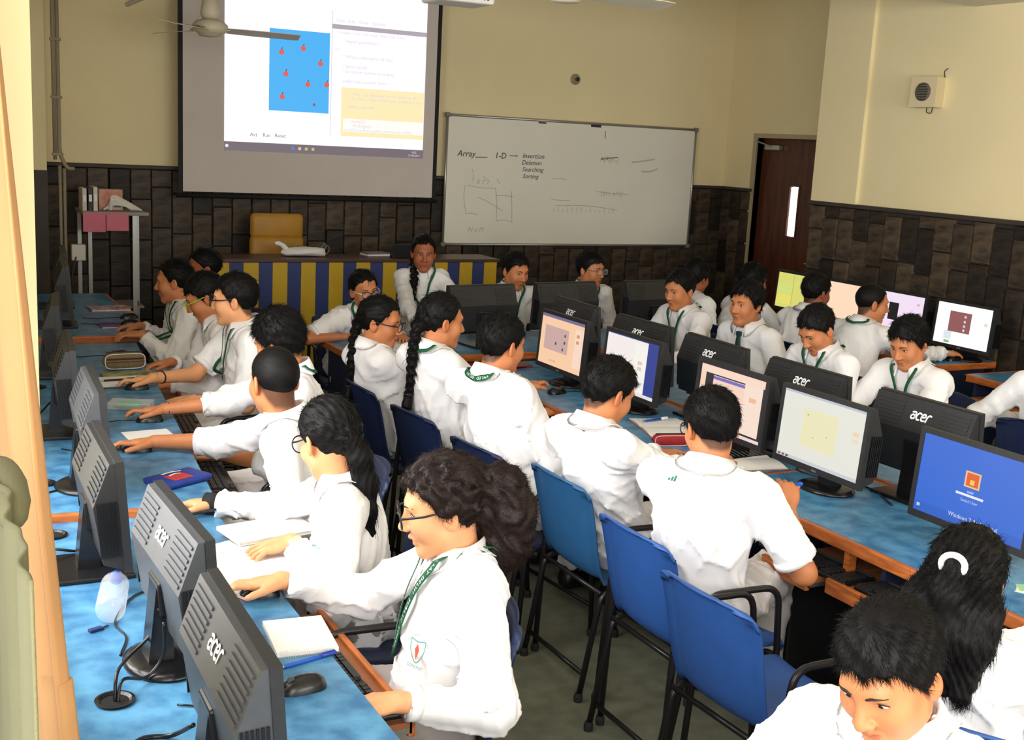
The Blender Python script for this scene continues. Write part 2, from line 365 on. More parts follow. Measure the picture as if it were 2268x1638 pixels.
# white marker board
bd = thing('whiteboard', 'wide white marker board with faint handwriting and an aluminium frame', 'whiteboard', (5.59, 9.47, 1.04))
bw, bh = 2.63, 1.115
MB().box(-bw/2, bw/2, -0.006, 0.012, 0, bh).build('board', mat('board_enamel', srgb(234, 231, 216), 0.28, 0.04, 2), bd)
MBt = lambda a, b: MB().tube([a, b], 0.012, 8).build('frame_rail', mat('aluminium', srgb(176, 172, 166), 0.35, metal=0.7), bd, True)
MBt((-bw/2, -0.006, 0), (bw/2, -0.006, 0)); MBt((-bw/2, -0.006, bh), (bw/2, -0.006, bh)); MBt((-bw/2, -0.006, 0), (-bw/2, -0.006, bh)); MBt((bw/2, -0.006, 0), (bw/2, -0.006, bh))
for x in (-bw/2, bw/2):
    for z in (0, bh): MB().rbox(x-0.02, x+0.02, -0.024, 0.012, z-0.02, z+0.02, 0.006).build('corner_cap', mat('corner_grey', srgb(120, 118, 112), 0.5), bd)
hw = MB()
def wtext(t, x, z, s, sh=0.25): text_mesh(t, s, TR((x, -0.0085, z), 0, PI/2), hw, sh)
wtext('Array', -bw/2+0.19, 0.79, 0.075); wtext('1-D', -bw/2+0.53, 0.785, 0.075, 0.1); wtext('Insertion', -bw/2+0.86, 0.795, 0.062); wtext('Deletion', -bw/2+0.845, 0.735, 0.058)
wtext('Searching', -bw/2+0.86, 0.675, 0.056); wtext('Sorting', -bw/2+0.84, 0.615, 0.056)
hw.stroke([(-bw/2+0.28, 0.765), (-bw/2+0.40, 0.768)], 0.006, -0.0085); hw.stroke([(-bw/2+0.62, 0.79), (-bw/2+0.70, 0.79), (-bw/2+0.68, 0.80)], 0.006, -0.0085)
hw.stroke([(-0.42, bh-0.02), (-0.34, bh-0.022)], 0.012, -0.0085).stroke([(0.13, bh-0.02), (0.24, bh-0.022)], 0.02, -0.0085).stroke([(0.29, bh-0.06), (0.29, bh-0.13)], 0.006, -0.0085)
stuff(hw.build('handwriting', INK, bd))
fa = MB()
for k, (x0, z0, x1, z1) in enumerate([(-1.12, .52, -1.10, .27), (-1.10, .27, -0.98, .26), (-1.10, .52, -0.82, .50), (-0.82, .50, -0.80, .22), (-0.66, .48, -0.64, .20), (-0.82, .44, -0.64, .43), (-0.80, .21, -0.64, .20), (-1.00, .42, -0.74, .30),
                                       (-0.25, .60, -0.10, .60), (-0.25, .42, -0.05, .41), (-0.2, .36, .48, .33), (.22, .50, .58, .48), (-1.06, .66, -1.05, .56), (-0.95, .60, -0.93, .56), (-0.80, .58, -0.78, .54), (.26, .80, .44, .82), (.6, .78, .86, .82), (.72, .70, .9, .73)]):
    fa.stroke(curve_pts([(x0, z0), ((x0+x1)/2+random.uniform(-.02, .02), (z0+z1)/2+random.uniform(-.02, .02)), (x1, z1)], 5), 0.006 if k < 15 else 0.014, -0.0083)
for i in range(14): fa.stroke([(-0.22+i*0.05, .345+random.uniform(-.02, .01)), (-0.215+i*0.05, .30)], 0.005, -0.0083)
for t, x, z in [('N x M', -1.0, .13), ('0 1 2', -0.95, .55), ('[a11, a12]', .40, .48), ('A[R][C]', .35, .80)]: text_mesh(t, 0.06, TR((x, -0.0083, z), 0, PI/2), fa, .2)
stuff(fa.build('smudged_writing', mat('faded_ink', srgb(190, 186, 176), 0.7), bd))

# small round wall fitting above the board
kb = thing('wall_sensor', 'small round grey wall fitting above the marker board', 'sensor', (5.56, YF, 2.54))
MB().lathe([(0.05, 0), (0.05, 0.012), (0.035, 0.02), (0.03, 0.035)], 16, TR((0, 0, 0), 0, PI/2)).build('base', mat('fitting_grey', srgb(150, 140, 110), 0.6), kb)
MB().lathe([(0.018, 0.03), (0.018, 0.05), (0.008, 0.055)], 12, TR((0, 0, 0), 0, PI/2)).build('lens', BLACKP, kb)

# wall loudspeaker
ls = thing('wall_speaker', 'cream box loudspeaker with round grille hanging on the right wall', 'loudspeaker', (XR, 6.02, 2.33))
CREAMP = mat('cream_plastic', srgb(214, 198, 160), 0.5)
MB().prism([(0.0, -0.10), (-0.11, -0.13), (-0.13, 0.08), (0.0, 0.11)], 0.0, 0.20, 'z').build('box', CREAMP, ls)
q = (-0.120, -0.025, 0.10); Mg = TR(q, 0, 0, -PI/2)
a_ = math.atan2(0.21, -0.02)
Mg = np.array(Matrix.Translation(q) @ Matrix.Rotation(rad(5.4), 4, 'Z') @ Matrix.Rotation(-PI/2, 4, 'Y'))
MB().lathe([(0.062, -0.004), (0.062, 0.006), (0.05, 0.01)], 24, Mg).build('grille', mat('grille_grey', srgb(110, 104, 90), 0.6, 0.5, 120), ls)
for k in range(7): MB().tube([(-0.050+k*0.0166, -0.045+abs(k-3)*0.004, 0.011), (-0.050+k*0.0166, 0.045-abs(k-3)*0.004, 0.011)], 0.003, 5, M=Mg).build('grille_bar', BLACKP, ls)
MB().tube(curve_pts([(-0.02, 0.02, 0.0), (-0.04, 0.0, -0.03), (-0.03, -0.03, -0.035), (-0.01, -0.02, 0.0)], 5), 0.003, 5).build('cable', BLACKP, ls)
MB().tube(curve_pts([(0, -0.09, 0.2), (-0.02, -0.1, 0.24), (-0.01, -0.12, 0.26)], 5), 0.003, 5).build('cable', BLACKP, ls)

# conduits and cable in the far left corner
pp = thing('wall_conduit', 'pair of grey vertical conduit pipes beside the far left pilaster', 'pipe', (1.08, 9.13, 0.0))
PIPE = mat('conduit_grey', srgb(150, 140, 118), 0.6)
MB().tube([(-0.03, 0, 1.66), (-0.03, 0, 3.5)], 0.014, 8).build('upper_pipe', PIPE, pp, True)
MB().tube(bend([(0.0, 0, 3.5), (0.0, 0, 1.70), (0.05, 0, 1.60), (0.10, 0.02, 1.60)], 0.05), 0.014, 8).build('upper_pipe', PIPE, pp, True)
MB().tube([(0.0, 0, 0.78), (0.0, 0, 1.62)], 0.012, 8).build('lower_pipe', PIPE, pp, True)
MB().tube([(0.03, 0.0, 0.75), (0.03, 0, 1.60)], 0.012, 8).build('lower_pipe', PIPE, pp, True)
for z in (1.7, 2.1, 2.5, 2.9): MB().rbox(-0.05, 0.025, -0.018, 0.02, z-0.01, z+0.01, 0.003).build('clip', PIPE, pp)
so = thing('wall_socket', 'white power socket box on the dark wall beside the conduit', 'socket', (1.20, 9.16, 0.93))
MB().rbox(-0.05, 0.05, -0.02, 0.04, 0, 0.12, 0.008).build('plate', WHITEPL, so); MB().tube(curve_pts([(-0.02, -0.02, 0.03), (-0.05, -0.04, -0.1), (-0.04, -0.04, -0.25)], 5), 0.006, 6).build('cable', BLACKP, so)

# ceiling fans
def make_fan(label, loc, rz):
    f = thing('ceiling_fan', label, 'fan', loc, 0, 'ceiling fans')
    FW = mat('fan_cream', srgb(206, 196, 172), 0.45)
    MB().tube([(0, 0, 0.10), (0, 0, ZC-loc[2])], 0.014, 10).build('down_rod', FW, f)
    MB().lathe([(0.02, 0.20), (0.05, 0.18), (0.065, 0.09), (0.05, 0.06)], 20).build('upper_cup', FW, f, True)
    MB().lathe([(0.03, -0.055), (0.07, -0.05), (0.085, -0.03), (0.11, -0.02), (0.115, 0.02), (0.09, 0.045), (0.04, 0.06)], 28).build('motor', FW, f, True)
    for k in range(3):
        a = rz+k*2*PI/3; M = TR((0, 0, 0), a)
        P = []
        for i in range(9):
            t = i/8; r = 0.11+t*0.47; w = (0.045+0.035*min(1, t*3))*(1 if t < 0.9 else 0.8)
            P.append([(r, w*(j/2-1), 0.010*(1-j) * 0.6-0.008*t) for j in (0, 1, 2, 3, 4)])
        P = np.array(P); Q = P.copy(); Q[..., 2] -= 0.004
        b = MB(); b.grid(P, M).grid(Q[::-1], M)
        for row in (0, -1): b.add(np.concatenate([P[row], Q[row]]), [(j, j+1, 6+j, 5+j) for j in range(4)], M)
        for cc in (0, -1): b.add(np.concatenate([P[:, cc], Q[:, cc]]), [(j, j+1, 10+j, 9+j) for j in range(8)], M)
        b.build('blade', FW, f)
        MB().box(0.08, 0.2, -0.02, 0.02, -0.006, 0.002, M).build('blade_bracket', STEEL, f)
    return f
make_fan('cream ceiling fan hanging in front of the projection screen', (1.89, 8.0, 2.58), rad(231))
make_fan('cream ceiling fan over the island, its motor just under the picture edge', (2.84, 5.0, 2.662), rad(240))
# projector hanging from the ceiling
pr = thing('ceiling_projector', 'white video projector hung from the ceiling between the fans', 'projector', (2.72, 5.95, 2.66))
MB().rbox(-0.16, 0.16, -0.13, 0.13, 0, 0.10, 0.015).build('body', WHITEPL, pr); MB().tube([(0, 0, 0.1), (0, 0, ZC-2.66)], 0.02, 10).build('mount', WHITEPL, pr)
MB().lathe([(0.035, 0), (0.04, 0.02), (0.03, 0.03)], 16, TR((0.08, 0.13, 0.05), 0, -PI/2)).build('lens', DARKM, pr)
vt = MB()
for k in range(6): vt.box(0.0+k*0.022, 0.012+k*0.022, -0.132, -0.128, 0.02, 0.075)
stuff(vt.build('vent', BLACKP, pr))
# tube light under the ceiling near the front left
tl = thing('tube_light', 'white ceiling light fitting at the upper left edge of the picture', 'light', (1.35, 7.4, 2.70))
MB().rbox(-0.06, 0.06, -0.55, 0.55, 0, 0.06, 0.01).build('housing', WHITEPL, tl)
MB().tube([(0, -0.5, -0.03), (0, 0.5, -0.03)], 0.015, 8).build('tube', WHITEPL, tl); MB().tube([(0, 0.3, 0.06), (0, 0.3, ZC-2.70)], 0.006, 6).build('hanger', STEEL, tl); MB().tube([(0, -0.3, 0.06), (0, -0.3, ZC-2.70)], 0.006, 6).build('hanger', STEEL, tl)

# ------------------------------------------------------------------ curtains at the near left window
def curtain(name, label, y0, y1, z0, z1, xtop, xbot, col, seed, folds, amp, shear=0.0):
    r = random.Random(seed); t = thing(name, label, 'curtain', (0, 0, 0)); nU, nV = 70, 40; P = np.zeros((nV, nU, 3))
    ph = [r.uniform(0, 6) for _ in range(4)]
    for i in range(nV):
        v = i/(nV-1); z = z1+(z0-z1)*v
        for j in range(nU):
            u = j/(nU-1); y = y0+(y1-shear*v-y0)*(u + 0.012*math.sin(6*v+ph[1]))
            am = amp*(0.6+0.5*v)
            x = xtop+(xbot-xtop)*v**1.2+am*math.sin(2*PI*folds*u+ph[0]+0.8*math.sin(2.2*v+ph[2]))+am*0.45*math.sin(2*PI*folds*2.3*u+ph[3]+1.5*v)
            P[i, j] = (x, y, z)
    m = MB(); m.grid(P); o = m.build('cloth', col, t, True)
    s = o.modifiers.new('thick', 'SOLIDIFY'); s.thickness = 0.003
    hp = P[-4:, :, :].copy(); hp[..., 0] += 0.004
    h = MB(); h.grid(hp); ho = h.build('hem', col, t, True); s = ho.modifiers.new('thick', 'SOLIDIFY'); s.thickness = 0.006
    return t
def cloth_mat(name, c, tr):
    m = mat(name, c, 0.9, 0.10, 6, bump=0.15, bscale=300); b = m.node_tree.nodes['Principled BSDF']
    nt = m.node_tree; tl_ = nt.nodes.new('ShaderNodeBsdfTranslucent'); mx = nt.nodes.new('ShaderNodeMixShader'); mx.inputs[0].default_value = tr
    src = b.inputs['Base Color'].links[0].from_socket; nt.links.new(src, tl_.inputs[0])
    out = nt.nodes['Material Output']; nt.links.new(b.outputs[0], mx.inputs[1]); nt.links.new(tl_.outputs[0], mx.inputs[2]); nt.links.new(mx.outputs[0], out.inputs[0]); return m
curtain('window_curtain', 'long orange-cream curtain hanging at the near left window', 1.45, 2.26, 1.12, 3.0, 0.055, 0.160, cloth_mat('orange_curtain', srgb(196, 148, 98), 0.22), 3, 4, 0.015, 0.40)
gcu = curtain('window_curtain', 'pale green-grey curtain bunched at the lower left picture corner', 0.95, 1.36, 0.95, 1.60, 0.086, 0.092, cloth_mat('green_curtain', srgb(104, 100, 70), 0.12), 5, 3, 0.007)
MB().sphere((0.092, 1.28, 1.575), (0.022, 0.10, 0.028), 16).build('tie_back_roll', MATS['green_curtain'], gcu, True)
# ------------------------------------------------------------------ tables
def table(label, x0, x1, y0, y1, z, group, lip=('x0', 'x1', 'y0', 'y1'), rot=0.0, piv=None, panel='x1', legs=True):
    """desk with a blue laminate top, teak lipping, end panels; coordinates are world, root at its near left corner"""
    t = thing('computer_desk', label, 'desk', (x0, y0, 0), rot, group); w, d = x1-x0, y1-y0; e = 0.022; th = 0.03
    l = {k: (e if k in lip else 0) for k in ('x0', 'x1', 'y0', 'y1')}
    MB().box(l['x0'], w-l['x1'], l['y0'], d-l['y1'], z-th, z).build('top', BLUELAM, t)
    if 'x0' in lip: MB().rbox(0, e, 0, d, z-0.042, z+0.001, 0.006).build('lipping', WOODY, t)
    if 'x1' in lip: MB().rbox(w-e, w, 0, d, z-0.042, z+0.001, 0.006).build('lipping', WOODY, t)
    if 'y0' in lip: MB().rbox(0, w, 0, e, z-0.042, z+0.001, 0.006).build('lipping', WOOD, t)
    if 'y1' in lip: MB().rbox(0, w, d-e, d, z-0.042, z+0.001, 0.006).build('lipping', WOOD, t)
    if legs:
        n = max(2, int(round(d/0.75))+1)
        for i in range(n):
            y = 0.03+(d-0.08)*i/(n-1); MB().box(0.06, w-0.06, y, y+0.02, 0, z-th).build('end_panel', NAVYP, t)
    px = 0.05 if panel == 'x0' else w-0.07
    MB().box(px, px+0.018, 0.03, d-0.03, 0.12, z-th).build('modesty_panel', NAVYP, t)
    return t
def tray(t, xa, xb, ya, yb, z, side, lip=True):
    """pull-out keyboard tray (table-local coordinates), lip on side"""
    b = MB().box(xa, xb, ya, yb, z-0.016, z).build('keyboard_tray', mat('tray_board', srgb(150, 92, 58), 0.5, 0.2, 5), t)
    f = xb if side == 'x1' else xa
    MB().rbox(f-0.009, f+0.009, ya, yb, z-0.040, z+0.012, 0.003).build('tray_lip', WOODY, b)
    for y in (ya, yb-0.012): MB().box(xa, xb, y, y+0.012, z-0.03, z-0.016).build('runner', STEEL, b)
    return b
tL1 = table('near blue-topped desk along the left wall with the water bottle on it', 0.235, 0.893, 0.90, 3.745, 0.72, 'desks along the left wall', lip=('x0', 'y0'), panel='x0')
tL2 = table('middle blue-topped desk along the left wall with the pencil cases', 0.225, 0.905, 3.755, 6.78, 0.745, 'desks along the left wall', lip=('y0',), rot=rad(-5.2), panel='x0')
tL3 = table('far blue-topped desk in the dark left corner of the room', 0.52, 1.30, 6.80, 8.55, 0.77, 'desks along the left wall', lip=('y0', 'x1'), panel='x0')
tI1 = table('near blue-topped island desk holding the blue login monitor', 2.755, 3.40, 0.95, 3.505, 0.72, 'island desks', lip=('x0', 'y1', 'x1'), panel='x1')
tI2 = table('far blue-topped island desk on the aisle side with the peach screen', 2.755, 3.40, 3.515, 5.85, 0.72, 'island desks', lip=('x0', 'x1'), panel='x1')
tI3 = table('near blue-topped island desk under the backs of the black monitors', 3.415, 4.07, 0.95, 3.505, 0.72, 'island desks', lip=('x1', 'x0'), panel='x0')
tI4 = table('far blue-topped island desk facing the right wall side', 3.415, 4.07, 3.515, 5.85, 0.72, 'island desks', lip=('x1', 'x0'), panel='x0')
tX = table('cross desk at the far end of the island before the striped counter', 2.27, 5.15, 6.10, 6.82, 0.72, 'island desks', lip=('x0', 'y0'), legs=False)
for x in (0.05, 0.95, 1.9, 2.8): MB().box(x, x+0.02, 0.06, 0.66, 0, 0.69).build('end_panel', NAVYP, tX)
tR1 = table('blue-topped desk along the right wall under the lit screens', 5.70, 6.29, 5.16, 7.05, 0.72, 'desks along the right wall', lip=('x0', 'y0'), panel='x1')
tR2 = table('nearer blue-topped desk along the right wall at the right picture edge', 5.70, 6.29, 2.0, 4.90, 0.72, 'desks along the right wall', lip=('x0', 'y1'), panel='x1')
for (ya, yb) in ((1.42, 2.10), (2.45, 2.80), (0.1, 0.7)): tray(tL1, 0.34, 0.785 if ya > 1 else 0.74, ya, yb, 0.625, 'x1')
for (ya, yb) in ((0.35, 0.85), (1.05, 1.6), (1.9, 2.4)): tray(tL2, 0.34, 0.80, ya, yb, 0.645, 'x1')
TRY = [(1.15, 1.80, -0.075), (1.83, 2.06, -0.13), (0.45, 1.0, -0.02)]
for (ya, yb, xo) in TRY: tray(tI1, xo, 0.42, ya, yb, 0.592, 'x0')
for y in (1.055, 1.805, 2.10): MB().box(0.015, 0.05, y-0.02+0.02, y+0.022, 0.55, 0.68).build('teak_divider', WOOD, tI1)
for (ya, yb) in ((0.2, 0.8), (0.95, 1.5), (1.65, 2.25)): tray(tI2, 0.02, 0.42, ya, yb, 0.615, 'x0')
tray(tR1, 0.02, 0.4, 0.1, 0.6, 0.615, 'x0'); tray(tR2, -0.10, 0.35, 2.2, 2.8, 0.60, 'x0'); tray(tR2, -0.04, 0.35, 1.4, 2.0, 0.52, 'x0')
# grommets (parts of the desk)
def grommet(t, x, y, z):
    g = MB(); g.lathe([(0.040, 0.0), (0.043, 0.006), (0.036, 0.007), (0.030, 0.002)], 24, TR((x, y, z)), cap=False).build('grommet_ring', DARKM, t)
    MB().lathe([(0.031, 0.0005), (0.031, 0.0012)], 20, TR((x, y, z))).build('grommet_hole', mat('hole_black', (0.004, 0.004, 0.004), 0.9), t)
grommet(tL1, 0.382-0.235, 2.477-0.90, 0.72); grommet(tL1, 0.15, 2.72, 0.72)
for y in (0.35, 1.1, 1.9): grommet(tL2, 0.15, y, 0.745)

# ------------------------------------------------------------------ monitors
LG = {}
def acer_strokes():
    """the four rounded letters of the logo as 2D stroke paths, unit x-height"""
    a = [(0.15, 0.95), (0.6, 1.0), (0.75, 0.8), (0.72, 0.1)], [(0.72, 0.55), (0.3, 0.6), (0.08, 0.35), (0.25, 0.05), (0.6, 0.12), (0.72, 0.35)]
    c = [(1.62, 0.92), (1.25, 0.98), (0.98, 0.55), (1.15, 0.08), (1.55, 0.06)],
    e = [(1.85, 0.50), (2.35, 0.62), (2.38, 0.88), (2.1, 1.0), (1.82, 0.7), (1.82, 0.3), (2.0, 0.06), (2.4, 0.10)],
    r = [(2.68, 0.02), (2.72, 0.65), (2.95, 0.97), (3.25, 0.95)],
    return [a, c, e, r]
def add_logo(parent, M, size, name='logo'):
    for letter in acer_strokes():
        m = MB()
        for st in letter:
            P = curve_pts([((x-1.6)*size+y*size*0.12, (y-0.5)*size) for x, y in st], 5); m.stroke(P, size*0.24, 0.0, M, 'xy')
            for q in (P[0], P[-1]):
                m.add([(q[0]+size*0.12*math.cos(t), q[1]+size*0.12*math.sin(t), 0) for t in np.linspace(0, 2*PI, 9)[:-1]], [tuple(range(8))], M)
        m.build('logo_letter', LOGO, parent)
MW, MH, MZ = 0.475, 0.305, 0.068     # width, height, clearance under the panel
def monitor(label, loc, rot, group, base='round', tone=BLACKP, tilt=rad(4), content=None, logo=True, bezel=0.018):
    """flat desktop monitor, screen facing local +y"""
    t = thing('monitor', label, 'monitor', loc, rot, group)
    M = TR((0, 0, MZ+0.05), 0, tilt) @ TR((0, 0, -0.05)); w = MW/2
    fb = MB()
    fb.box(-w, w, -0.022, 0, 0, bezel*1.3, M).box(-w, w, -0.022, 0, MH-bezel, MH, M).box(-w, -w+bezel, -0.022, 0, bezel*1.3, MH-bezel, M).box(w-bezel, w, -0.022, 0, bezel*1.3, MH-bezel, M)
    fb.build('bezel', BLACKP, t)
    # rear shell: vertical lower face, sloping upper face with vents
    prof = [(-0.018, 0.006), (-0.072, 0.03), (-0.086, MH*0.62), (-0.036, MH-0.004), (-0.018, MH-0.004)]
    sh = MB(); sh.prism(prof, -w+0.004, w-0.004, 'x', M); shell = sh.build('rear_shell', tone, t)
    # sloping face frame
    a, b = Vector((0, -0.086, MH*0.62)), Vector((0, -0.036, MH-0.004)); u = (b-a).normalized(); n = Vector((0, -u.z, u.y)); ctr = (a+b)/2+n*0.0012
    F = np.eye(4); F[:3, 0] = (1, 0, 0); F[:3, 1] = tuple(u); F[:3, 2] = tuple(n); F[:3, 3] = tuple(ctr); F = M @ F; L2 = (b-a).length/2
    vt = MB()
    for s0, s1 in ((-w+0.02, -0.085), (0.085, w-0.02)):
        for k in range(7):
            q = -L2*0.80+k*L2*0.24; vt.box(s0, s1, q, q+L2*0.11, -0.001, 0.0025, F)
    stuff(vt.build('vent_ribs', tone, shell))
    vs = MB()
    for k in range(6):
        for sd in (-1, 1): vs.box(sd*w-0.003*(sd < 0)-0.001*(sd > 0), sd*w+0.003*(sd > 0)+0.001*(sd < 0), -0.078+k*0.009, -0.073+k*0.009, 0.05, MH*0.66, M)
    stuff(vs.build('side_ribs', DARKM, shell))
    if logo: add_logo(shell, F @ TR((0, 0, 0.0012)), 0.028)
    MB().rbox(-0.05, 0.05, -0.090, -0.07, MH*0.22, MH*0.5, 0.006, 2, M).build('mount_plate', DARKM, shell)
    nk = MB(); nk.prism([(-0.115, 0.012), (-0.055, 0.012), (-0.066, 0.20), (-0.096, 0.20)], -0.035, 0.035, 'x'); nk.build('neck', DARKM, t)
    if base == 'round':
        MB().lathe([(0.105, 0.0), (0.108, 0.008), (0.09, 0.016), (0.03, 0.02)], 28, np.diag([1.12, 0.9, 1, 1]) @ TR((0, -0.075, 0))).build('base', DARKM, t, True)
    else: MB().rbox(-0.11, 0.11, -0.18, 0.03, 0, 0.014, 0.004).build('base', DARKM, t)
    # panel
    sw, s0, s1 = w-bezel, bezel*1.3, MH-bezel
    bgm = emit('screen_off', (0.004, 0.004, 0.005), 0.0) if content is None else emit('scr_%s' % content[0][0], content[0][1], content[0][2])
    P = MB().box(-sw, sw, -0.004, -0.003, s0, s1, M).build('screen', bgm, t)
    MB().rbox(-0.012, 0.012, 0.0, 0.001, 0.006, 0.014, 0.0004, 1, M).build('badge', STEEL, t)
    for i, c in enumerate(content[1:] if content else []):
        nm, u0, u1, v0, v1, col = c[:6]; y = -0.0028+i*0.00008
        X = lambda q: sw-q*2*sw
        Z = lambda q: s0+q*(s1-s0)
        m = MB(); mm = emit('px_%d_%d_%d' % tuple(int(k*255) for k in col), col, 0.95)
        if nm == 'disc': m.prism([(X(u0)+0.009*math.cos(k*PI/6), Z(v0)+0.009*math.sin(k*PI/6)) for k in range(12)], y, y+0.00005, 'y', M); nm = 'ball'
        elif nm.startswith('text:'):
            text_mesh(nm[5:], u1, M @ TR((X(u0), y+0.0001, Z(v0)), PI, PI/2), m); nm = 'screen_text'
        else: m.add([(X(u0), y, Z(v0)), (X(u1), y, Z(v0)), (X(u1), y, Z(v1)), (X(u0), y, Z(v1))], [(0, 1, 2, 3)], M)
        if m.v:
            mo = m.build(nm, mm, P)
            if nm == 'screen_text': stuff(mo)
    return t
G_IS, G_IB, G_R, G_L, G_X = 'island monitors facing the aisle', 'island monitors seen from behind', 'monitors along the right wall', 'monitors along the left wall', 'monitors on the cross desk'
c = srgb
login = [('login', c(40, 104, 214), 0.95), ('glow_area', 0.0, 1.0, 0.0, 0.12, c(36, 96, 200)), ('user_tile', .43, .57, .50, .70, c(240, 196, 130)), ('flower', .445, .555, .52, .68, c(226, 92, 30)), ('flower_heart', .48, .52, .54, .60, c(252, 200, 70)), ('password_box', .37, .62, .385, .415, c(235, 238, 248)),
         ('text:user', .5, .016, .45, 0, c(220, 230, 250)), ('text:Switch User', .5, .014, .33, 0, c(200, 215, 245)), ('text:Windows 7 Professional', .56, .020, .11, 0, c(225, 235, 250)), ('corner_button', .03, .06, .06, .10, c(190, 210, 245))]
greenf = [('offwhite', c(232, 232, 222), 0.95), ('game_field', .27, .70, .24, .80, c(238, 232, 190)), ('title_bar', 0, 1, .965, 1, c(190, 196, 206)), ('class_box', .88, .95, .62, .68, c(240, 214, 180)), ('class_box', .88, .95, .52, .58, c(240, 220, 190)), ('taskbar', 0, 1, 0, .05, c(205, 210, 214)),
          ('task_icon', .02, .05, .01, .04, c(60, 110, 70)), ('task_icon', .07, .10, .01, .04, c(150, 60, 50)), ('task_icon', .12, .15, .01, .04, c(60, 60, 60)), ('creature', .32, .335, .70, .715, c(120, 110, 90)), ('creature', .58, .59, .47, .48, c(120, 110, 90)), ('creature', .42, .43, .40, .41, c(120, 110, 90))]
dark3 = [('dark', c(40, 34, 42), 0.8), ('left_strip', 0.02, .10, .05, .96, c(250, 214, 190)), ('menu_bar', .02, .98, .86, .98, c(252, 220, 200)), ('dialog', .22, .70, .10, .84, c(250, 214, 196)), ('dialog_title', .22, .70, .78, .83, c(120, 110, 190)), ('side_panel', .70, .96, .08, .86, c(250, 226, 210)),
         ('button', .24, .40, .46, .53, c(40, 50, 150)), ('button', .56, .60, .40, .46, c(205, 60, 120)), ('button', .56, .60, .30, .36, c(205, 60, 80)), ('class_box', .78, .88, .60, .67, c(240, 190, 150)), ('taskbar', 0, 1, 0, .05, c(240, 220, 214))]
white4 = [('blue_desk', c(48, 66, 150), 0.9), ('window_area', .0, .80, .06, .98, c(248, 240, 236)), ('side_panel', .56, .80, .06, .92, c(250, 246, 240)), ('code_block', .30, .56, .40, .52, c(252, 240, 200)), ('error_mark', .34, .38, .50, .55, c(235, 110, 70)), ('class_box', .64, .72, .56, .62, c(225, 205, 180)), ('class_box', .64, .72, .46, .52, c(225, 205, 180)), ('taskbar', 0, 1, 0, .06, c(236, 228, 226))]
peach5 = [('peach', c(252, 208, 170), 0.95), ('title_bar', 0, 1, .94, 1, c(120, 110, 150)), ('game_field', .10, .66, .30, .78, c(206, 172, 168)), ('side_panel', .80, 1, .10, .86, c(252, 220, 200)), ('class_box', .84, .90, .70, .76, c(220, 150, 100)), ('class_box', .84, .90, .58, .64, c(220, 150, 100)),
          ('disc', .58, 0, .66, 0, c(120, 76, 96)), ('disc', .58, 0, .52, 0, c(90, 70, 70)), ('disc', .55, 0, .38, 0, c(120, 76, 96)), ('disc', .38, 0, .46, 0, c(90, 70, 70)), ('text:Act   Run', .35, .016, .10, 0, c(120, 90, 80))]
monitor('monitor with the bright blue login screen at the right, nearest on the island', (3.02, 2.52, 0.72), rad(90), G_IS, content=login)
monitor('monitor with an off-white screen and pale yellow square on the island', (3.04, 3.25, 0.72), rad(90), G_IS, content=greenf)
monitor('island monitor with a dark desktop and pink dialog window', (3.04, 3.80, 0.72), rad(90), G_IS, 'square', content=dark3)
monitor('island monitor with a white window over a blue desktop strip', (3.07, 4.60, 0.72), rad(90), G_IS, content=white4)
monitor('island monitor with a peach screen and four small balls, farthest on the aisle side', (3.04, 5.21, 0.72), rad(90), G_IS, content=peach5)
for y, lb, k in ((3.07, 'nearest black monitor back with a white logo, right of the blue login screen', 1.5), (3.73, 'black monitor back with logo, second from the right on the island', 0), (4.37, 'black monitor back with logo in front of the boy with the dark tie', -2), (4.98, 'black monitor back with logo, fourth from the right on the island', 1), (5.66, 'black monitor back with logo, farthest and smallest in the island row', -2)):
    monitor(lb, (3.44, y, 0.72), rad(-90+k), G_IB, 'square', content=None)
for (x, y, lb, a) in ((3.16, 6.44, 'black monitor on the cross desk beside the standing girl', 186), (3.80, 6.52, 'black monitor on the cross desk between the two far boys', 186), (4.50, 6.56, 'black monitor on the cross desk right of the far boy with glasses', 184)):
    monitor(lb, (x, y, 0.72), rad(a-180), G_X, 'square', content=None, logo=False)
monitor('lit monitor with a yellow-green screen at the far end of the right wall', (6.06, 6.88, 0.72), rad(90), G_R, content=[('yg', c(228, 226, 120), 0.9), ('window_split', .40, .41, .1, .95, c(170, 160, 90)), ('code_block', .02, .38, .4, .7, c(214, 226, 130)), ('code_block', .02, .38, .1, .38, c(236, 226, 110))])
monitor('lit monitor with a plain peach screen behind the boy at the right wall', (6.06, 6.36, 0.72), rad(90), G_R, content=[('peachplain', c(254, 220, 190), 1.0), ('taskbar', 0, 1, 0, .04, c(120, 100, 90))])
monitor('lit monitor with a lilac screen and small black window at the right wall', (6.06, 5.84, 0.72), rad(90), G_R, content=[('lilac', c(244, 224, 246), 1.0), ('black_window', .30, .50, .30, .75, c(22, 20, 26)), ('class_box', .86, .92, .76, .82, c(230, 190, 170)), ('taskbar', 0, 1, 0, .05, c(60, 50, 60))])
monitor('lit monitor with a white screen and brown square, nearest on the right wall', (6.06, 5.28, 0.72), rad(90), G_R, content=[('white', c(250, 252, 252), 1.05), ('game_field', .24, .64, .32, .82, c(150, 92, 92)), ('disc', .53, 0, .72, 0, c(226, 214, 214)), ('disc', .53, 0, .60, 0, c(226, 214, 214)), ('disc', .53, 0, .49, 0, c(226, 214, 214)), ('disc', .53, 0, .39, 0, c(226, 214, 214)), ('preview', .18, .32, .12, .32, c(226, 236, 240)), ('class_box', .88, .94, .58, .66, c(244, 226, 200)), ('task_icon', .20, .30, .03, .09, c(150, 190, 120))])
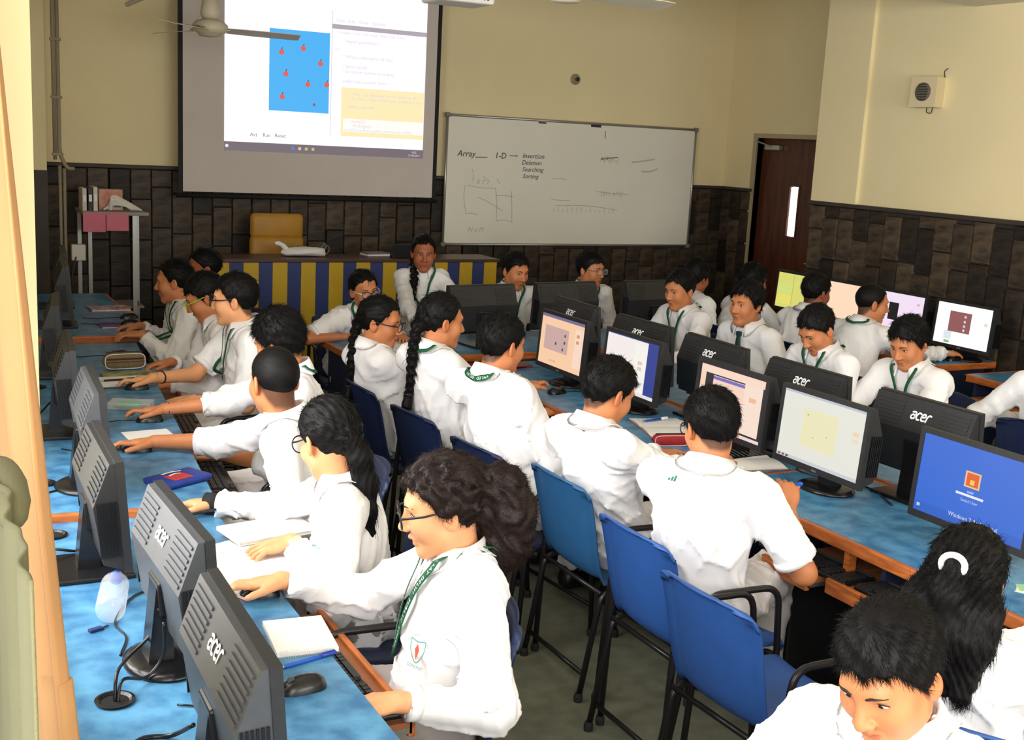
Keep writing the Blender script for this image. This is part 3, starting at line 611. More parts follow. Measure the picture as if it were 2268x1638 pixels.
for (x, y, z, a, b, lb, tn) in ((0.56, 2.0, .72, -91, 'round', 'nearest grey monitor back at the bottom left with a white logo', GREYP), (0.59, 2.64, .72, -88, 'round', 'grey monitor back with logo on a round foot beside the water bottle', GREYP), (0.525, 3.30, .72, -91, 'square', 'black monitor seen edge-on on a square foot behind the bottle', BLACKP),
                             (0.60, 4.02, .745, -93, 'round', 'dusty grey monitor edge-on beside the white paper sheet', GREYP), (0.615, 4.76, .745, -95, 'square', 'brown-grey monitor edge-on on a square foot by the curtain', BLACKP), (0.70, 5.90, .745, -97, 'square', 'dark monitor with a small sticker before the far left desk edge', BLACKP),
                             (0.90, 7.20, .77, -95, 'square', 'dark monitor on the far left desk by the lilac mouse pad', BLACKP), (0.98, 7.95, .77, -95, 'square', 'rearmost dark monitor on the far left desk', BLACKP)):
    monitor(lb, (x, y, z), rad(a), G_L, b, tone=tn, logo=(y < 3))

# ------------------------------------------------------------------ chairs
def make_chair(name, label, group):
    t = thing(name, label, 'chair', (0, 0, 0), 0, group)
    prof = curve_pts([(0.225, 0.395), (0.215, 0.425), (0.12, 0.432), (-0.03, 0.418), (-0.13, 0.425), (-0.185, 0.465), (-0.21, 0.54), (-0.235, 0.66), (-0.258, 0.755), (-0.272, 0.795), (-0.292, 0.800)], 4)
    n = len(prof); P = np.zeros((n, 15, 3))
    for i, (y, z) in enumerate(prof):
        s = i/(n-1); hw = np.interp(s, [0, .1, .35, .48, .62, .82, .90, .96, 1], [.195, .215, .215, .20, .205, .212, .203, .178, .14])
        seat = np.clip(1-(s-.38)/.14, 0, 1); back = 1-seat
        for j in range(15):
            q = (j-7)/7; e = abs(q)**2.6
            roll = max(0, abs(q)-0.86)/0.14
            drop = -0.02*e*back if s > .8 else 0
            P[i, j] = (q*hw, y+back*0.045*e-back*0.02*roll, z+seat*(0.022*e-0.03*roll)+drop)
    o = MB().grid(P).build('seat_shell', CHAIRB, t, True); m = o.modifiers.new('thick', 'SOLIDIFY'); m.thickness = 0.007; m.offset = 0
    for sx_ in (-1, 1):
        x = sx_*0.225
        MB().tube(bend([(x*1.02, 0.20, 0.01), (x*1.06, 0.17, 0.42), (x*1.08, 0.15, 0.635), (x*1.08, -0.13, 0.645), (x*1.06, -0.15, 0.43), (x*1.02, -0.17, 0.01)], 0.06), 0.011, 8).build('arm_loop', BLACKT, t, True)
        MB().tube(bend([(x*0.92, -0.23, 0.01), (x*0.92, -0.16, 0.405), (x*0.90, 0.16, 0.40), (x*0.98, 0.18, 0.39)], 0.05), 0.011, 8).build('rear_leg', BLACKT, t, True)
        for (fx, fy) in ((x*1.02, 0.20), (x*1.02, -0.17), (x*0.92, -0.23)):
            MB().lathe([(0.016, 0), (0.017, 0.02), (0.013, 0.032)], 10, TR((fx, fy, 0))).build('rubber_foot', RUBBER, t)
    for y, z, k in ((-0.215, 0.10, 0.92), (0.195, 0.13, 1.02), (-0.165, 0.40, 0.92), (0.14, 0.398, 0.90)):
        MB().tube([(-0.225*k, y, z), (0.225*k, y, z)], 0.009, 8).build('cross_rail', BLACKT, t, True)
    return t
chair0 = make_chair('plastic_armchair', 'x', 'blue plastic chairs'); _used = [False]
CHAIR_SHADED = mat('shaded_chair_plastic', srgb(26, 38, 72), 0.45, 0.10, 12, bump=0.04, bscale=200); CHAIRT = mat('teal_chair_plastic', srgb(36, 84, 128), 0.45, 0.10, 12, bump=0.04, bscale=200)  # first is the blue plastic with shade painted into its colour; second a teal
def chair(x, y, face, label, group, plastic=None):
    o = chair0 if not _used[0] else copy_tree(chair0); _used[0] = True
    o.location = (x, y, 0); o.rotation_euler = (0, 0, rad(face-90)); o['label'] = label; o['group'] = group
    for c_ in o.children:
        if c_.name.startswith('seat_shell'): c_.material_slots[0].link = 'OBJECT'; c_.material_slots[0].material = plastic or CHAIRB
    return o
GA = 'blue chairs along the island aisle'
chair(2.16, 2.42, 2, 'empty blue plastic chair with black arm tubes, nearest in the aisle', GA)
chair(2.26, 2.92, 0, 'blue plastic chair under the boy writing with a pen', GA)
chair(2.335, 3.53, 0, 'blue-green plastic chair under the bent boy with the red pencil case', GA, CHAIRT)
chair(2.225, 4.01, 6, 'dark blue plastic chair under the boy with the green lanyard collar', GA, CHAIR_SHADED)
chair(2.20, 4.60, 6, 'dark blue plastic chair under the girl with the thick braid', GA, CHAIR_SHADED)
chair(2.175, 5.15, 0, 'dark blue plastic chair under the girl with glasses and long braid', GA, CHAIR_SHADED)

# ------------------------------------------------------------------ striped counter and what stands on and behind it
ct = thing('striped_counter', 'long teacher counter with vertical blue and yellow stripes at the front', 'counter', (2.06, 8.6, 0))
CW, CH = 2.32, 1.0
MB().box(0.0, CW, 0.02, 0.30, 0, CH-0.02).build('carcass', mat('counter_brown', srgb(74, 52, 36), 0.6), ct)
MB().rbox(-0.02, CW+0.02, -0.02, 0.36, CH-0.02, CH+0.005, 0.005).build('counter_top', mat('counter_top_brown', srgb(82, 56, 44), 0.4), ct)
n = 21; x = 0.0
ws = [0.105 if i % 2 else 0.116 for i in range(n)]; k_ = CW/sum(ws)
for i in range(n):
    w = ws[i]*k_; MB().box(x+0.0008, x+w-0.0008, 0.0, 0.019, 0.0, CH-0.022).build('stripe_panel', YELLOWP if i % 2 == 0 else BLUEP, ct); x += w
tc = thing('office_chair', 'yellow high-backed office chair behind the striped counter', 'chair', (2.71, 9.20, 0), 0)
YL = mat('mustard_leather', srgb(184, 134, 44), 0.5, 0.15, 7)
def pad(x0, x1, y0, y1, z0, z1, r): return MB().rbox(x0, x1, y0, y1, z0, z1, r, 3)
pad(-0.22, 0.22, -0.02, 0.06, 0.62, 1.12, 0.035).build('backrest_lower', YL, tc, True); pad(-0.215, 0.215, -0.015, 0.055, 1.10, 1.30, 0.035).build('headrest', YL, tc, True)
pad(-0.24, 0.24, -0.42, 0.06, 0.42, 0.52, 0.04).build('seat', YL, tc, True)
MB().tube([(0, -0.18, 0.08), (0, -0.18, 0.42)], 0.03, 10).build('gas_lift', BLACKP, tc)
for k in range(5):
    a = k*2*PI/5; MB().tube([(0, -0.18, 0.09), (0.26*math.cos(a), -0.18+0.26*math.sin(a), 0.05)], 0.018, 8).sphere((0.26*math.cos(a), -0.18+0.26*math.sin(a), 0.026), 0.025, 10).build('caster_leg', BLACKP, tc)
for sgn in (-1, 1): MB().tube(bend([(sgn*0.24, 0.02, 0.74), (sgn*0.27, -0.3, 0.72), (sgn*0.25, -0.3, 0.48)], 0.05), 0.016, 8).build('armrest', BLACKP, tc)
def lumpy(name, parent, material, pts, sx, sz, seed, nn=18):
    """soft folded cloth or bag: lofted closed sections along pts"""
    r = random.Random(seed); P = []
    for i, (x, y, z, w, h) in enumerate(pts):
        row = []
        for k in range(nn+1):
            a = 2*PI*k/nn; q = 1+0.12*math.sin(3*a+i*1.3+seed)+0.06*math.sin(7*a+i*2.1)
            row.append((x, y+w*math.cos(a)*q, z+max(0, h*(1+math.sin(a)*q))))
        P.append(row)
    return MB().grid(P).build(name, material, parent, True)
bg = thing('cloth_bag', 'crumpled white cloth bag lying on the striped counter', 'bag', (2.78, 8.78, CH+0.007))
lumpy('bag_body', bg, WHITEC, [(-0.165, 0, 0.02, 0.01, 0.01), (-0.13, 0, 0.0, 0.05, 0.03), (-0.05, 0, 0, 0.08, 0.032), (0.04, 0, 0, 0.09, 0.036), (0.12, 0, 0, 0.085, 0.034), (0.17, 0, 0, 0.07, 0.03), (0.185, 0, 0.01, 0.01, 0.02)], 1, 1, 2)
MB().tube(curve_pts([(-0.12, 0, 0.05), (-0.16, -0.01, 0.085), (-0.20, -0.02, 0.10), (-0.215, -0.02, 0.092)], 5), [0.022]*5+[0.018]*5+[0.014]*5+[0.01], 8).build('bag_neck', WHITEC, bg, True)
MB().tube(curve_pts([(0.17, 0.0, 0.05), (0.21, 0, 0.08), (0.22, 0, 0.04), (0.19, 0, 0.015)], 5), 0.004, 6).build('drawstring', mat('grey_string', srgb(120, 118, 116), 0.8), bg)
MB().tube(curve_pts([(0.16, 0.02, 0.06), (0.195, 0.02, 0.095), (0.20, 0.02, 0.05)], 5), 0.004, 6).build('drawstring', mat('grey_string', srgb(120, 118, 116), 0.8), bg)
lp = thing('laptop', 'black laptop with its lid open on the striped counter', 'laptop', (3.66, 8.69, CH+0.006), rad(4))
MB().rbox(-0.17, 0.17, 0.0, 0.24, 0, 0.018, 0.004).build('laptop_base', BLACKP, lp)
MB().rbox(-0.17, 0.17, -0.012, 0.0, 0.0, 0.10, 0.004, 2, TR((0, 0, 0.012), 0, rad(12))).build('lid', BLACKP, lp); add_logo(lp, TR((0.04, -0.028, 0.06), 0, PI/2+rad(12)), 0.02)
bx = thing('paper_stack', 'low stack of papers left of the laptop on the counter', 'papers', (3.37, 8.76, CH+0.006), rad(8))
for i in range(3): MB().box(-0.10+i*0.004, 0.10, -0.07, 0.07-i*0.003, i*0.012, i*0.012+0.011).build('sheet_pile', WHITEC if i % 2 else mat('grey_folder', srgb(120, 110, 116), 0.7), bx)

# ------------------------------------------------------------------ side table with pink cloth in the far left corner
st = thing('side_table', 'small side table with a pink cloth edge in the far left corner', 'table', (1.20, 8.95, 0))
PINK = mat('pink_cloth', srgb(214, 120, 140), 0.85, 0.1, 6)
MB().rbox(0.0, 0.46, -0.05, 0.36, 1.285, 1.31, 0.004).build('table_top', mat('grey_board', srgb(150, 140, 140), 0.6), st)
MB().rbox(0.0, 0.155, -0.056, -0.050, 1.165, 1.30, 0.002).build('cloth_flap', PINK, st); MB().rbox(0.16, 0.315, -0.056, -0.050, 1.175, 1.30, 0.002).build('cloth_flap', PINK, st)
for (x, y) in ((0.02, 0.30), (0.36, -0.02), (0.10, 0.34), (0.44, 0.33)): MB().box(x-0.014, x+0.014, y-0.014, y+0.014, 0, 1.285).build('leg', mat('pale_metal', srgb(160, 160, 156), 0.4, metal=0.5), st)
MB().box(0.03, 0.43, 0.0, 0.33, 0.60, 0.615).build('shelf', MATS['grey_board'], st)
for i, (x, h, cc) in enumerate(((1.225, 0.16, (200, 196, 190)), (1.265, 0.165, (60, 56, 58)), (1.30, 0.17, (212, 206, 200)))):
    b = thing('file_binder', ['white upright binder at the left on the pink side table', 'black upright binder between two white ones on the pink side table', 'white upright binder beside the card box on the side table'][i], 'binder', (x, 9.08, 1.31), 0, 'binders on the side table')
    MB().box(-0.014, 0.014, -0.10, 0.10, 0, h).build('cover', mat('binder_%d' % i, srgb(*cc), 0.6), b); MB().box(-0.010, 0.010, -0.102, -0.098, h*0.4, h*0.7).build('spine_label', WHITEC, b)
cb = thing('carton', 'printed card box on the pink side table', 'box', (1.42, 9.14, 1.31), rad(4))
MB().rbox(-0.085, 0.085, -0.05, 0.05, 0, 0.15, 0.003).build('box_body', mat('card_print', srgb(206, 176, 150), 0.7, 0.0, 12, srgb(190, 120, 100)), cb); MB().box(0.02, 0.07, -0.052, -0.05, 0.02, 0.08).build('print_patch', mat('print_blue', srgb(110, 110, 130), 0.7), cb)
cq = thing('cable_coil', 'loose bundle of white cables in front of the card box', 'cable', (1.46, 9.02, 1.312))
for k in range(6): MB().tube(curve_pts([(-0.10+0.01*k, 0.03*math.sin(k), 0.006), (-0.03, 0.02+0.01*k, 0.04+0.012*k), (0.05, 0.01*k, 0.035+0.008*k), (0.10+0.012*k, -0.01*k, 0.008)], 6), 0.007, 6).build('cable_loop', WHITEPL, cq)
# ------------------------------------------------------------------ distance-field modelling for people
def nrm(v): v = np.asarray(v, float); return v/(np.linalg.norm(v)+1e-12)
Zv = np.array([0, 0, 1.0])
def cap(a, b, ra, rb, k=0.02, cut=False, mode='u'):
    a, b = np.asarray(a, float), np.asarray(b, float); m = max(ra, rb)
    return dict(t='c', a=a, b=b, ra=ra, rb=rb, k=k, cut=cut, mode=mode, lo=np.minimum(a, b)-m, hi=np.maximum(a, b)+m)
def ell(c, R, r, k=0.02, mode='u'):
    """ellipsoid, R rows are its axes"""
    c = np.asarray(c, float); R = np.asarray(R, float); r = np.asarray(r, float); m = np.abs(R.T) @ r
    return dict(t='e', c=c, R=R, r=r, k=k, mode=mode, lo=c-m, hi=c+m)
def fun(f, lo, hi, k=0.004, mode='u'): return dict(t='f', f=f, k=k, mode=mode, lo=np.asarray(lo, float), hi=np.asarray(hi, float))
def pd(p, X, Y, Z):
    if p['t'] == 'c':
        a = p['a']; ba = p['b']-a; L = float(ba@ba)+1e-12
        x, y, z = X-a[0], Y-a[1], Z-a[2]
        t0 = (x*ba[0]+y*ba[1]+z*ba[2])/L; t = np.clip(t0, 0, 1)
        d = np.sqrt((x-t*ba[0])**2+(y-t*ba[1])**2+(z-t*ba[2])**2)-(p['ra']+t*(p['rb']-p['ra']))
        if p['cut']: d = np.maximum(d, (t0-1)*math.sqrt(L))
        return d
    if p['t'] == 'e':
        c, R, r = p['c'], p['R'], p['r']; x, y, z = X-c[0], Y-c[1], Z-c[2]; q = [(R[i, 0]*x+R[i, 1]*y+R[i, 2]*z)/r[i] for i in range(3)]
        k0 = np.sqrt(q[0]**2+q[1]**2+q[2]**2); k1 = np.sqrt((q[0]/r[0])**2+(q[1]/r[1])**2+(q[2]/r[2])**2)+1e-9
        return k0*(k0-1)/k1
    return p['f'](X, Y, Z)
def comb(F, d, p):
    k = p['k']
    if p['mode'] == 'u':
        h = np.clip(0.5+0.5*(F-d)/k, 0, 1); return F*(1-h)+d*h-k*h*(1-h)
    d = -d; h = np.clip(0.5-0.5*(F-d)/k, 0, 1); return F*(1-h)+d*h+k*h*(1-h)
def sdf_at(prims, P):
    P = np.asarray(P, float); F = np.full(len(P), 0.5)
    for p in prims: F = comb(F, pd(p, P[:, 0], P[:, 1], P[:, 2]), p)
    return F
def grad_at(prims, P, e=0.002):
    P = np.asarray(P, float); g = np.stack([sdf_at(prims, P+np.eye(3)[i]*e)-sdf_at(prims, P-np.eye(3)[i]*e) for i in range(3)], 1)
    return g/(np.linalg.norm(g, axis=1)[:, None]+1e-12)
def onto(prims, P, off=0.003, it=5):
    P = np.array(P, float)
    for _ in range(it): P += grad_at(prims, P)*(off-sdf_at(prims, P))[:, None]
    return P
def surface(prims, lo, hi, h, disp=None):
    """surface nets of the blended field inside a box"""
    lo = np.asarray(lo, float)-2*h; hi = np.asarray(hi, float)+2*h; n = np.ceil((hi-lo)/h).astype(int)+1
    ax = [lo[i]+h*np.arange(n[i]) for i in range(3)]; F = np.full(n, 0.25, np.float32)
    for p in prims:
        e = p['k']+2.5*h; i0 = np.clip(np.floor((p['lo']-e-lo)/h).astype(int), 0, n); i1 = np.clip(np.ceil((p['hi']+e-lo)/h).astype(int)+1, 0, n)
        if np.any(i1 <= i0): continue
        sl = tuple(slice(i0[i], i1[i]) for i in range(3))
        X, Y, Z = np.meshgrid(ax[0][sl[0]], ax[1][sl[1]], ax[2][sl[2]], indexing='ij', sparse=True)
        F[sl] = comb(F[sl], pd(p, X, Y, Z), p)
    if disp is not None:
        near = np.abs(F) < 0.05; I = np.nonzero(near); F[I] += disp(ax[0][I[0]], ax[1][I[1]], ax[2][I[2]])
    neg = F < 0
    c = np.zeros(np.array(n)-1, np.int8)
    for dx in (0, 1):
        for dy in (0, 1):
            for dz in (0, 1): c += neg[dx:n[0]-1+dx, dy:n[1]-1+dy, dz:n[2]-1+dz]
    act = (c > 0) & (c < 8); I = np.stack(np.nonzero(act), 1); idx = -np.ones(act.shape, np.int64); idx[act] = np.arange(len(I))
    if len(I) == 0: return np.zeros((0, 3)), np.zeros((0, 4), int)
    acc = np.zeros((len(I), 3)); cnt = np.zeros(len(I))
    cor = [(dx, dy, dz) for dx in (0, 1) for dy in (0, 1) for dz in (0, 1)]
    vals = {q: F[I[:, 0]+q[0], I[:, 1]+q[1], I[:, 2]+q[2]] for q in cor}
    for q in cor:
        for d in range(3):
            if q[d]: continue
            q2 = tuple(q[i]+(i == d) for i in range(3)); a, b = vals[q], vals[q2]; m = (a < 0) != (b < 0)
            t = np.where(m, a/(np.where(a == b, 1, a-b)), 0); pt = np.tile(np.array(q, float), (len(I), 1)); pt[:, d] += t
            acc += pt*m[:, None]; cnt += m
    V = lo+(I+acc/cnt[:, None])*h; quads = []
    for d in range(3):
        o1, o2 = (d+1) % 3, (d+2) % 3; a = [slice(1, -1)]*3; s1 = [slice(None)]*3
        A = np.take(neg, range(0, n[d]-1), d); B = np.take(neg, range(1, n[d]), d); ch = np.stack(np.nonzero(A != B), 1)
        ok = (ch[:, o1] > 0) & (ch[:, o2] > 0) & (ch[:, o1] < n[o1]-1) & (ch[:, o2] < n[o2]-1); ch = ch[ok]
        if len(ch) == 0: continue
        def g(e1, e2):
            k = ch.copy(); k[:, o1] -= e1; k[:, o2] -= e2; return idx[k[:, 0], k[:, 1], k[:, 2]]
        Q = np.stack([g(1, 1), g(0, 1), g(0, 0), g(1, 0)], 1); fl = A[ch[:, 0], ch[:, 1], ch[:, 2]]
        Q[~fl] = Q[~fl][:, ::-1]; quads.append(Q)
    return V, np.concatenate(quads)
def keep(V, Q, mask):
    Q = Q[mask]; u, inv = np.unique(Q, return_inverse=True); return V[u], inv.reshape(-1, 4)
def np_mesh(name, V, Q, material, parent, origin, col=None, k=4):
    me = bpy.data.meshes.new(name); V = V-origin
    me.vertices.add(len(V)); me.vertices.foreach_set('co', V.astype(np.float32).ravel())
    me.loops.add(len(Q)*k); me.loops.foreach_set('vertex_index', Q.astype(np.int32).ravel())
    me.polygons.add(len(Q)); me.polygons.foreach_set('loop_start', np.arange(0, len(Q)*k, k, dtype=np.int32))
    me.polygons.foreach_set('use_smooth', np.ones(len(Q), bool)); me.update(calc_edges=True); me.validate()
    if col is not None:
        a = me.color_attributes.new('Col', 'FLOAT_COLOR', 'POINT'); c4 = np.ones((len(me.vertices), 4), np.float32); c4[:len(col), :3] = col; a.data.foreach_set('color', c4.ravel())
    me.materials.append(material); return link(name, me, parent)

def skin_mat(name, col):
    m = mat(name, col, 0.5, 0.06, 25, bump=0.03, bscale=350, spec=0.35, sub=0.06); nt = m.node_tree; b = nt.nodes['Principled BSDF']
    at = nt.nodes.new('ShaderNodeAttribute'); at.attribute_name = 'Col'; mx = nt.nodes.new('ShaderNodeVectorMath'); mx.operation = 'MULTIPLY'
    src = b.inputs['Base Color'].links[0].from_socket; nt.links.new(src, mx.inputs[0]); nt.links.new(at.outputs['Color'], mx.inputs[1]); nt.links.new(mx.outputs[0], b.inputs['Base Color']); return m
SKIN = {'light': skin_mat('skin_light', srgb(222, 158, 112)), 'mid': skin_mat('skin_mid', srgb(196, 126, 82)), 'dark': skin_mat('skin_dark', srgb(158, 92, 58))}
HAIRM = {'black': mat('hair_black', srgb(13, 11, 11), 0.55, 0.3, 40, spec=0.16), 'brown': mat('hair_brown', srgb(34, 22, 18), 0.5, 0.35, 40, spec=0.22)}
SHIRT = mat('white_shirt_cotton', srgb(236, 234, 234), 0.85, 0.03, 9, bump=0.06, bscale=400)
TROUS = mat('white_trouser_cotton', srgb(226, 222, 220), 0.85, 0.05, 9, bump=0.06, bscale=300)
TROUG = mat('grey_trouser_cotton', srgb(150, 142, 138), 0.85, 0.05, 9, bump=0.06, bscale=300)
EYEW = mat('eye_white', srgb(188, 178, 170), 0.3); EYED = mat('eye_dark', srgb(30, 18, 14), 0.12); LASH = mat('lash_dark', srgb(30, 22, 20), 0.6)
LANY = mat('green_lanyard', srgb(12, 84, 54), 0.7, 0.15, 60); LANYT = mat('lanyard_print', srgb(222, 236, 220), 0.6)
SHOE = mat('black_shoe', srgb(26, 25, 26), 0.35); FRAMEB = mat('glasses_black', srgb(26, 24, 28), 0.25)
LENS = glassy('spectacle_lens', (0.9, 0.92, 0.95), 0.10)

def hair_strands(name, parent, origin, V, Nn, flow, count, length, r0, material, seed, lift=0.25, curl=0.0, droop=0.3):
    """thin tapered tufts growing from the hair surface"""
    g = np.random.default_rng(seed); i = g.integers(0, len(V), count); p = V[i]; n = Nn[i]
    f = flow(p); f = f-n*np.sum(f*n, 1)[:, None]; f /= np.linalg.norm(f, axis=1)[:, None]+1e-9
    d = f+n*lift*g.uniform(0.2, 1.2, (count, 1))+g.normal(0, 0.22, (count, 3)); d /= np.linalg.norm(d, axis=1)[:, None]
    L = length*g.uniform(0.5, 1.2, (count, 1)); u = np.cross(d, n); u /= np.linalg.norm(u, axis=1)[:, None]+1e-9; w = np.cross(d, u)
    rings = []; segs = 5 if curl else 3; ph = g.uniform(0, 6.28, (count, 1))
    for s in range(segs):
        t = s/(segs-1); c = p+d*L*t-n*droop*L*t*t*0.5-n*0.002
        if curl: c = c+curl*t*(u*np.sin(ph+9*t)+w*np.cos(ph+9*t))
        r = r0*(1-0.9*t); rings.append(np.stack([c+r*(math.cos(a)*u+math.sin(a)*w) for a in (0, 2.094, 4.189)], 1))
    R = np.stack(rings, 1); VV = R.reshape(-1, 3); Q = []
    base = np.arange(count)*segs*3
    for s in range(segs-1):
        for k in range(3): Q.append(np.stack([base+s*3+k, base+s*3+(k+1) % 3, base+(s+1)*3+(k+1) % 3, base+(s+1)*3+k], 1))
    return VV, np.concatenate(Q)

def hand_prims(w, hy, hz, side, s, pose):
    """palm, four fingers and a thumb; side +1 = right hand (thumb at -x)"""
    hy = nrm(hy); hx = nrm(np.cross(hy, hz)); hz = np.cross(hx, hy); sg = -side; P = []
    A = lambda x, y, z: w+s*(hx*x*sg+hy*y+hz*z)          # +x is the thumb side
    R = np.stack([hx, hy, hz])
    P.append(cap(A(0.010, 0.0, 0), A(0.018, 0.075, 0.002), 0.019*s, 0.014*s, 0.012)); P.append(cap(A(-0.008, 0.0, 0), A(-0.019, 0.072, 0), 0.017*s, 0.012*s, 0.012))
    P.append(ell(A(0, 0.048, 0), R, np.array([0.036, 0.05, 0.014])*s, 0.010))
    fl = {'rest': (16, 26, 18), 'mouse': (-8, 30, 24), 'pen': (48, 62, 38), 'flat': (3, 8, 6), 'fist': (70, 85, 50), 'type': (8, 38, 26)}[pose]
    for i, (x, ln, fan) in enumerate(((0.0285, 0.070, 7), (0.0095, 0.078, 2), (-0.0095, 0.072, -4), (-0.0275, 0.057, -11))):
        p = A(x, 0.086, 0.002); ang = 0; r = 0.0090 if i < 3 else 0.0080; dx = hx*sg*math.sin(rad(fan))+hy*math.cos(rad(fan))
        for j, q in enumerate((0.46, 0.30, 0.24)):
            ang += rad(fl[j]+(i-1)*3*(j == 0)); d = dx*math.cos(ang)-hz*math.sin(ang); e = p+d*ln*q*s
            P.append(cap(p, e, r*s*(1-0.10*j), r*s*(0.9-0.10*j), 0.0035)); p = e
    t0 = A(0.026, 0.018, -0.004); t1 = A(0.050, 0.048, -0.010); t2 = A(0.056, 0.076, -0.016) if pose not in ('pen', 'fist') else A(0.036, 0.082, -0.026); t3 = t2+(t2-t1)*0.55 if pose not in ('pen', 'fist') else A(0.022, 0.10, -0.03)
    P += [cap(t0, t1, 0.016*s, 0.0115*s, 0.010), cap(t1, t2, 0.0112*s, 0.010*s, 0.004), cap(t2, t3, 0.0098*s, 0.008*s, 0.003)]
    return P, A(0.005, 0.085, 0)

def person(label, top, face, hyaw, pitch=8, roll=0, s=1.0, girl=False, rh=None, lh=None, rpose='mouse', lpose='rest', rdir=None, ldir=None, sleeve='long', hair='short', haircol='black', glasses=None, skin='mid',
           tie=False, lanyard=None, pelvis=None, standing=False, det=1, trousers=None, fringe=0.0, name='person', hs=1.0, group='students in white shirts', relb=None, lelb=None, badge=False, collar=True, hands=True, shw=None, lean=0.11):
    """one student: body (skin), shirt, collar, trousers, shoes, hair, eyes and accessories. det 0 far .. 3 nearest"""
    T = np.array(top, float); yb, yh, pt, rl = rad(face), rad(hyaw), rad(pitch), rad(roll); seed = abs(hash((round(T[0], 3), round(T[1], 3)))) % 9999
    hh = [0.0062, 0.0048, 0.0036, 0.0026][det]; hb = [0.015, 0.012, 0.010, 0.009][det]; hc = [0.013, 0.0105, 0.0088, 0.0076][det]; hhand = [0.006, 0.0045, 0.0036, 0.003][det]
    fb = np.array([math.cos(yb), math.sin(yb), 0]); rb = np.array([math.sin(yb), -math.cos(yb), 0])
    fh = np.array([math.cos(yh)*math.cos(pt), math.sin(yh)*math.cos(pt), -math.sin(pt)]); r0 = np.array([math.sin(yh), -math.cos(yh), 0]); u0 = np.cross(r0, fh)
    rr = r0*math.cos(rl)-u0*math.sin(rl); uh = u0*math.cos(rl)+r0*math.sin(rl); H3 = np.stack([rr, fh, uh])
    C = T-uh*0.126*hs*0.55-Zv*0.126*hs*0.45
    hp = lambda x, y, z: C+hs*(rr*x+fh*y+uh*z)
    piv = hp(0, -0.022, -0.045); N = piv-Zv*0.094*s-fb*0.026*s; Sc = N-Zv*0.035*s
    sw = (shw or (0.150 if girl else 0.165))*s
    if standing: P = np.array([*(Sc-fb*0.03)[:2], Sc[2]-0.47*s])
    elif pelvis is not None: P = np.array([pelvis[0], pelvis[1], 0.515])
    else:
        dz = Sc[2]-0.515; off = math.sqrt(max((0.43*s)**2-dz*dz, 0.0004)); P = np.array([*(Sc-fb*min(off, lean))[:2], 0.515])
    sp = nrm(Sc-P); ft = nrm(fb-sp*(fb@sp)); Rt = np.stack([rb, ft, sp]); Ls = np.linalg.norm(Sc-P); bow = -ft*(0.03 if pelvis is None else 0.004)*s
    at = lambda t: P+(Sc-P)*t+bow*math.sin(PI*t)
    J = {1: Sc+rb*sw-Zv*0.012, -1: Sc-rb*sw-Zv*0.012}
    # arms
    arms = {}
    for sd, tgt, hd, el in ((1, rh, rdir, relb), (-1, lh, ldir, lelb)):
        j = J[sd]
        if tgt is None: tgt = P+fb*0.26*s+rb*sd*0.10+Zv*0.14; hd = fb
        tgt = np.array(tgt, float); hd = nrm((tgt-j)*np.array([1, 1, 0.15])) if hd is None else nrm(hd)
        w = tgt-hd*0.05*s; Lu, Lf = 0.275*s, 0.245*s; v = w-j; D = np.linalg.norm(v)
        if D > (Lu+Lf)*0.985: k = min(D/((Lu+Lf)*0.985), 1.3); Lu *= k; Lf *= k
        D = min(D, (Lu+Lf)*0.99); vn = nrm(v); w = j+vn*D; a = (Lu**2-Lf**2+D*D)/(2*D); hgt = math.sqrt(max(Lu*Lu-a*a, 0))
        pole = (-Zv*0.9+rb*sd*0.55-fb*0.35) if el is None else np.array(el, float); pole = nrm(pole-vn*(pole@vn)); e = j+vn*a+pole*hgt
        arms[sd] = (j, e, w, hd)
    # legs
    legs = {}
    for sd in (1, -1):
        h0 = P+rb*sd*0.085*s
        if standing: k0 = h0-Zv*(h0[2]-0.09)*0.48; a0 = np.array([k0[0], k0[1], 0.085])
        else: k0 = h0+fb*0.40*s+rb*sd*0.03; k0[2] = 0.505; a0 = k0+fb*0.02; a0[2] = 0.085
        legs[sd] = (h0, k0, a0)
    def torso(g, k=0.05):
        return [ell(at(0.0)+sp*0.01, Rt, np.array([0.150, 0.112, 0.12])*s+g, k), ell(at(0.36), Rt, np.array([0.132, 0.098, 0.17])*s+g, k), ell(at(0.70), Rt, np.array([0.148, 0.104, 0.17])*s+g, k),
                cap(J[1]-rb*0.02, J[-1]+rb*0.02, 0.050*s+g, 0.050*s+g, k), cap(N+Zv*0.0, J[1]-rb*0.05+Zv*0.008, 0.040*s+g*0.6, 0.036*s+g, k), cap(N+Zv*0.0, J[-1]+rb*0.05+Zv*0.008, 0.040*s+g*0.6, 0.036*s+g, k)]
    # head
    E3 = lambda c, r, k=0.015, mode='u': ell(hp(*c), H3, np.array(r)*hs, k, mode)
    CP = lambda a, b, ra, rb_, k=0.01, mode='u': cap(hp(*a), hp(*b), ra*hs, rb_*hs, k, False, mode)
    jw = 0.93 if girl else 1.0
